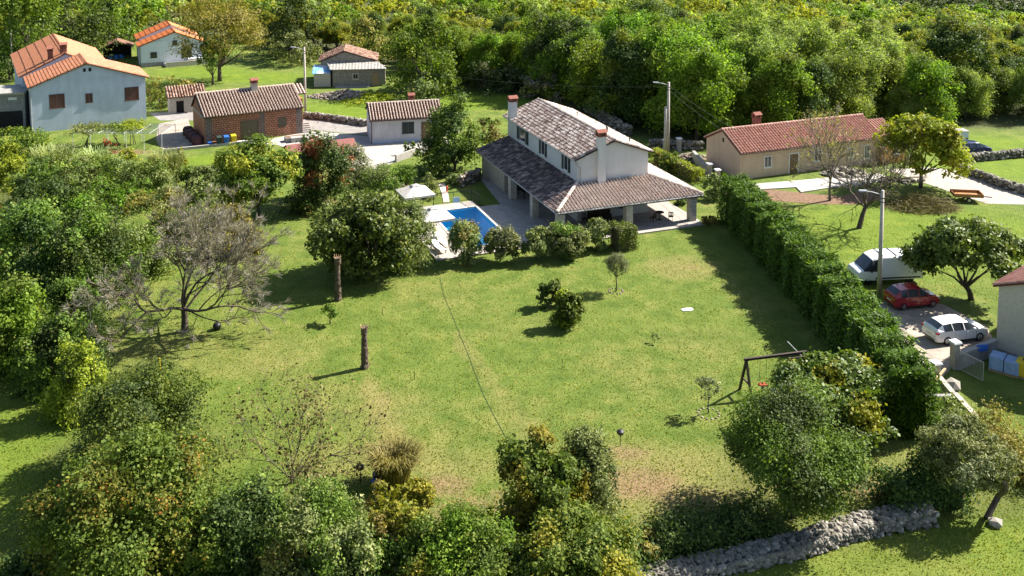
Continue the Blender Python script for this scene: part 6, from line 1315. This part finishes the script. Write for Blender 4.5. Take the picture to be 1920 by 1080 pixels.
# ------------------------------------------------------------------ the wood behind: single trees near, one mass far off
KINDS = [('wvivid', 'wmid', 'bright green leafy tree in the wood behind the houses'), ('wgrey', 'wmid', 'feathery grey green tree in the wood behind the houses'), ('dark', 'wmid', 'dark green tree in the wood behind the houses'), ('wyellow', 'wmid', 'yellowish low tree on the wooded slope behind the houses')]
protos = []
for ki, (m1, m2, lab) in enumerate(KINDS):
    for vv in range(3):
        o = make_tree('wood_tree', (0, 0, 0), lab, 'tree', LEAF[m1], 3.7 if ki != 3 else 3.3, 9.2 if ki != 3 else 6.4, zb=.8, n=9800, leaf=.25, lobes=44, mat2=LEAF[m2], frac2=.3, sig=.13, group=('bright','feathery','dark','yellowish')[ki]+' wood trees', asp=.5 if ki == 1 else .65, lr=(.14,.30), tr=.16)
        protos.append((ki, o))
rng = np.random.default_rng(5); cand = []
for y in np.arange(104, 266, 5.0):
    for x in np.arange(-140, 165, 5.4):
        xx = x+rng.uniform(-2, 2); yy = y+rng.uniform(-2, 2); z = float(terrain(xx, yy)); px, py = P(xx, yy, z)
        if not -130 < px < 2050: continue
        fy = float(np.interp(px, front_px, front_py))
        if py > fy-2 or py < -160: continue
        if px < 500 and yy < 165: continue
        if yy > 268-70*max(0, xx/yy-.12): continue
        cand.append((yy, xx, z, px, py))
cand.sort(); cand = [c for c in cand if not (1090 < c[3] < 1215 and c[4] > 205 and c[0] < 122)]
seen_tree = [c for c in cand if P(c[1], c[0], c[2]+9)[1] < 330]
near, far = seen_tree[:285], seen_tree[285:]
used = set()
def kind_at(px, py, yy):
    r = rng.random()
    if yy > np.interp(px, [0,900,1100,1400,1600,1950], [160,163,168,163,150,141]): return 3 if r < .66 else (4 if r < .82 else 5)
    if yy > 176 and px > 1250: return 3 if r < .70 else (1 if r < .85 else 0)
    if yy > 195: return 3 if r < .55 else (0 if r < .8 else 2)
    if px < 760: return 2 if r < .6 else (0 if r < .8 else 3)
    if px < 1000: return 0 if r < .35 else (1 if r < .6 else (2 if r < .8 else 3))
    if px < 1400: return 0 if r < .8 else 2
    if px < 1950 and yy < 190: return 1 if r < .68 else (0 if r < .9 else 2)
    return 1 if r < .45 else (3 if r < .8 else 0)
for yy, xx, z, px, py in near:
    k = kind_at(px, py, yy); low = k > 3; k = {4: 1, 5: 2}.get(k, k); pi = [i for i, q in enumerate(protos) if q[0] == k][int(rng.integers(0, 3))]; src = protos[pi][1]
    if pi not in used: used.add(pi); o = src
    else:
        o = src.copy(); COL.objects.link(o)
        for ch in list(src.children): c = ch.copy(); COL.objects.link(c); c.parent = o
    s = rng.uniform(.6, 1.42)*(1.12 if 1050 < px < 1450 and yy < 150 else 1); 
    if px < 1000 and yy < 175: s *= .8
    if k == 3: s *= .78
    if low: s = rng.uniform(.34, .85)
    o.location = (xx, yy, z-.1); o.rotation_euler = (0, 0, rng.uniform(0, 6.28)); o.scale = (s*rng.uniform(.9, 1.15), s*rng.uniform(.9, 1.15), s)
for i, (k, o) in enumerate(protos):
    if i not in used:
        for ch in list(o.children): bpy.data.objects.remove(ch)
        bpy.data.objects.remove(o)
def far_mass(name, pts, R_, H_, per, leaf, mats, label=None):
    pick = mats; mats = list(dict.fromkeys(mats)); Vs = {m: [] for m in mats}; Ts = {m: [] for m in mats}
    for x, y, z in pts:
        m = pick[int(rng.integers(0, len(pick)))]; s = rng.uniform(.75, 1.3); p, nn, t, _ = crown_points(rng, R_*s, R_*s, H_*s*.5, H_*s*.5, per, 12, (.28, .45), 12, .1)
        V, _f = leaf_quads(p+np.array([x, y, z]), nn, leaf*s, rng, .7, .8); Vs[m].append(V); Ts[m].append(np.clip(t+rng.normal(0, .12), 0, 1))
    V = np.concatenate([v for m in mats for v in Vs[m]]); Tt = np.concatenate([t for m in mats for t in Ts[m]]); n = [sum(len(t) for t in Ts[m]) for m in mats]
    o = npmesh(name, V, np.arange(len(V)).reshape(-1, 4), LEAF[mats[0]], None, Tt)
    for m in mats[1:]: o.data.materials.append(LEAF[m])
    o.data.polygons.foreach_set('material_index', np.repeat(np.arange(len(mats)), n).astype(np.int32)); o['kind'] = 'stuff'
    return o
far_mass('distant_wood', [(c[1], c[0], c[2]) for c in far], 2.9, 4.6, 800, .42, ['wyellow', 'wmid', 'wyellow', 'wvivid', 'wmid', 'wgrey'])
fp = []
for y in np.arange(520, 1000, 22):
    for x in np.arange(.28*y, .62*y, 20): fp.append((x+rng.uniform(-7, 7), y+rng.uniform(-7, 7), float(terrain(x, y))-1))
far_mass('far_hillside_wood', fp, 11, 13, 620, 1.7, ['dark'])

# ------------------------------------------------------------------ grass that stands up from the lawn
def tufts(n, seed):
    g = np.random.default_rng(seed); yy = 36+np.abs(g.random(n))**1.25*70; px = g.uniform(-420, 2500, n); x = (px-960)/F*(yy*math.cos(PITCH)+CAMH*math.sin(PITCH)); lu_ = (x-VO.x)*VU.x+(yy-VO.y)*VU.y; lv_ = (x-VO.x)*VV.x+(yy-VO.y)*VV.y
    ok = ~((lu_ > -11.5) & (lu_ < 14.8) & (lv_ > -1.0)); dv = [(G(*q).x, G(*q).y) for q in ((1632,574),(1866,600),(1866,700),(1690,720))]
    ed = np.minimum(np.minimum((px+420)/420, (2500-px)/560), np.minimum((yy-36)/9, (106-yy)/25)); ok &= g.random(n) < np.clip(ed, 0, 1)
    ok &= ~((x > 25.5) & (x < 36) & (yy > 60) & (yy < 75)); x = x[ok]; yy = yy[ok]; n = len(x)
    a = g.uniform(0, 6.28, n); h = g.uniform(.03, .095, n)*(1+1.0*(g.random(n) < .05)); w_ = g.uniform(.02, .055, n); d = np.stack([np.cos(a), np.sin(a), np.zeros(n)], 1); b = np.stack([x, yy, np.full(n, -.01)], 1); ln = g.normal(0, .5, (n, 2))*h[:, None]
    tip = b+np.stack([ln[:, 0], ln[:, 1], h], 1); V = np.stack([b-d*w_[:, None], b+d*w_[:, None], tip], 1).reshape(-1, 3)
    return npmesh('grass', V, np.arange(3*n).reshape(-1, 3), M['blade'], None, np.clip(g.normal(.5, .25, n), 0, 1))
M['blade'] = leafmat('grass_blade', [(0,(.050,.075,.012)),(.5,(.095,.122,.019)),(.8,(.150,.155,.032)),(1,(.25,.21,.08))], trans=.5, gl=.1)
tufts(420000, 3)['kind'] = 'stuff'
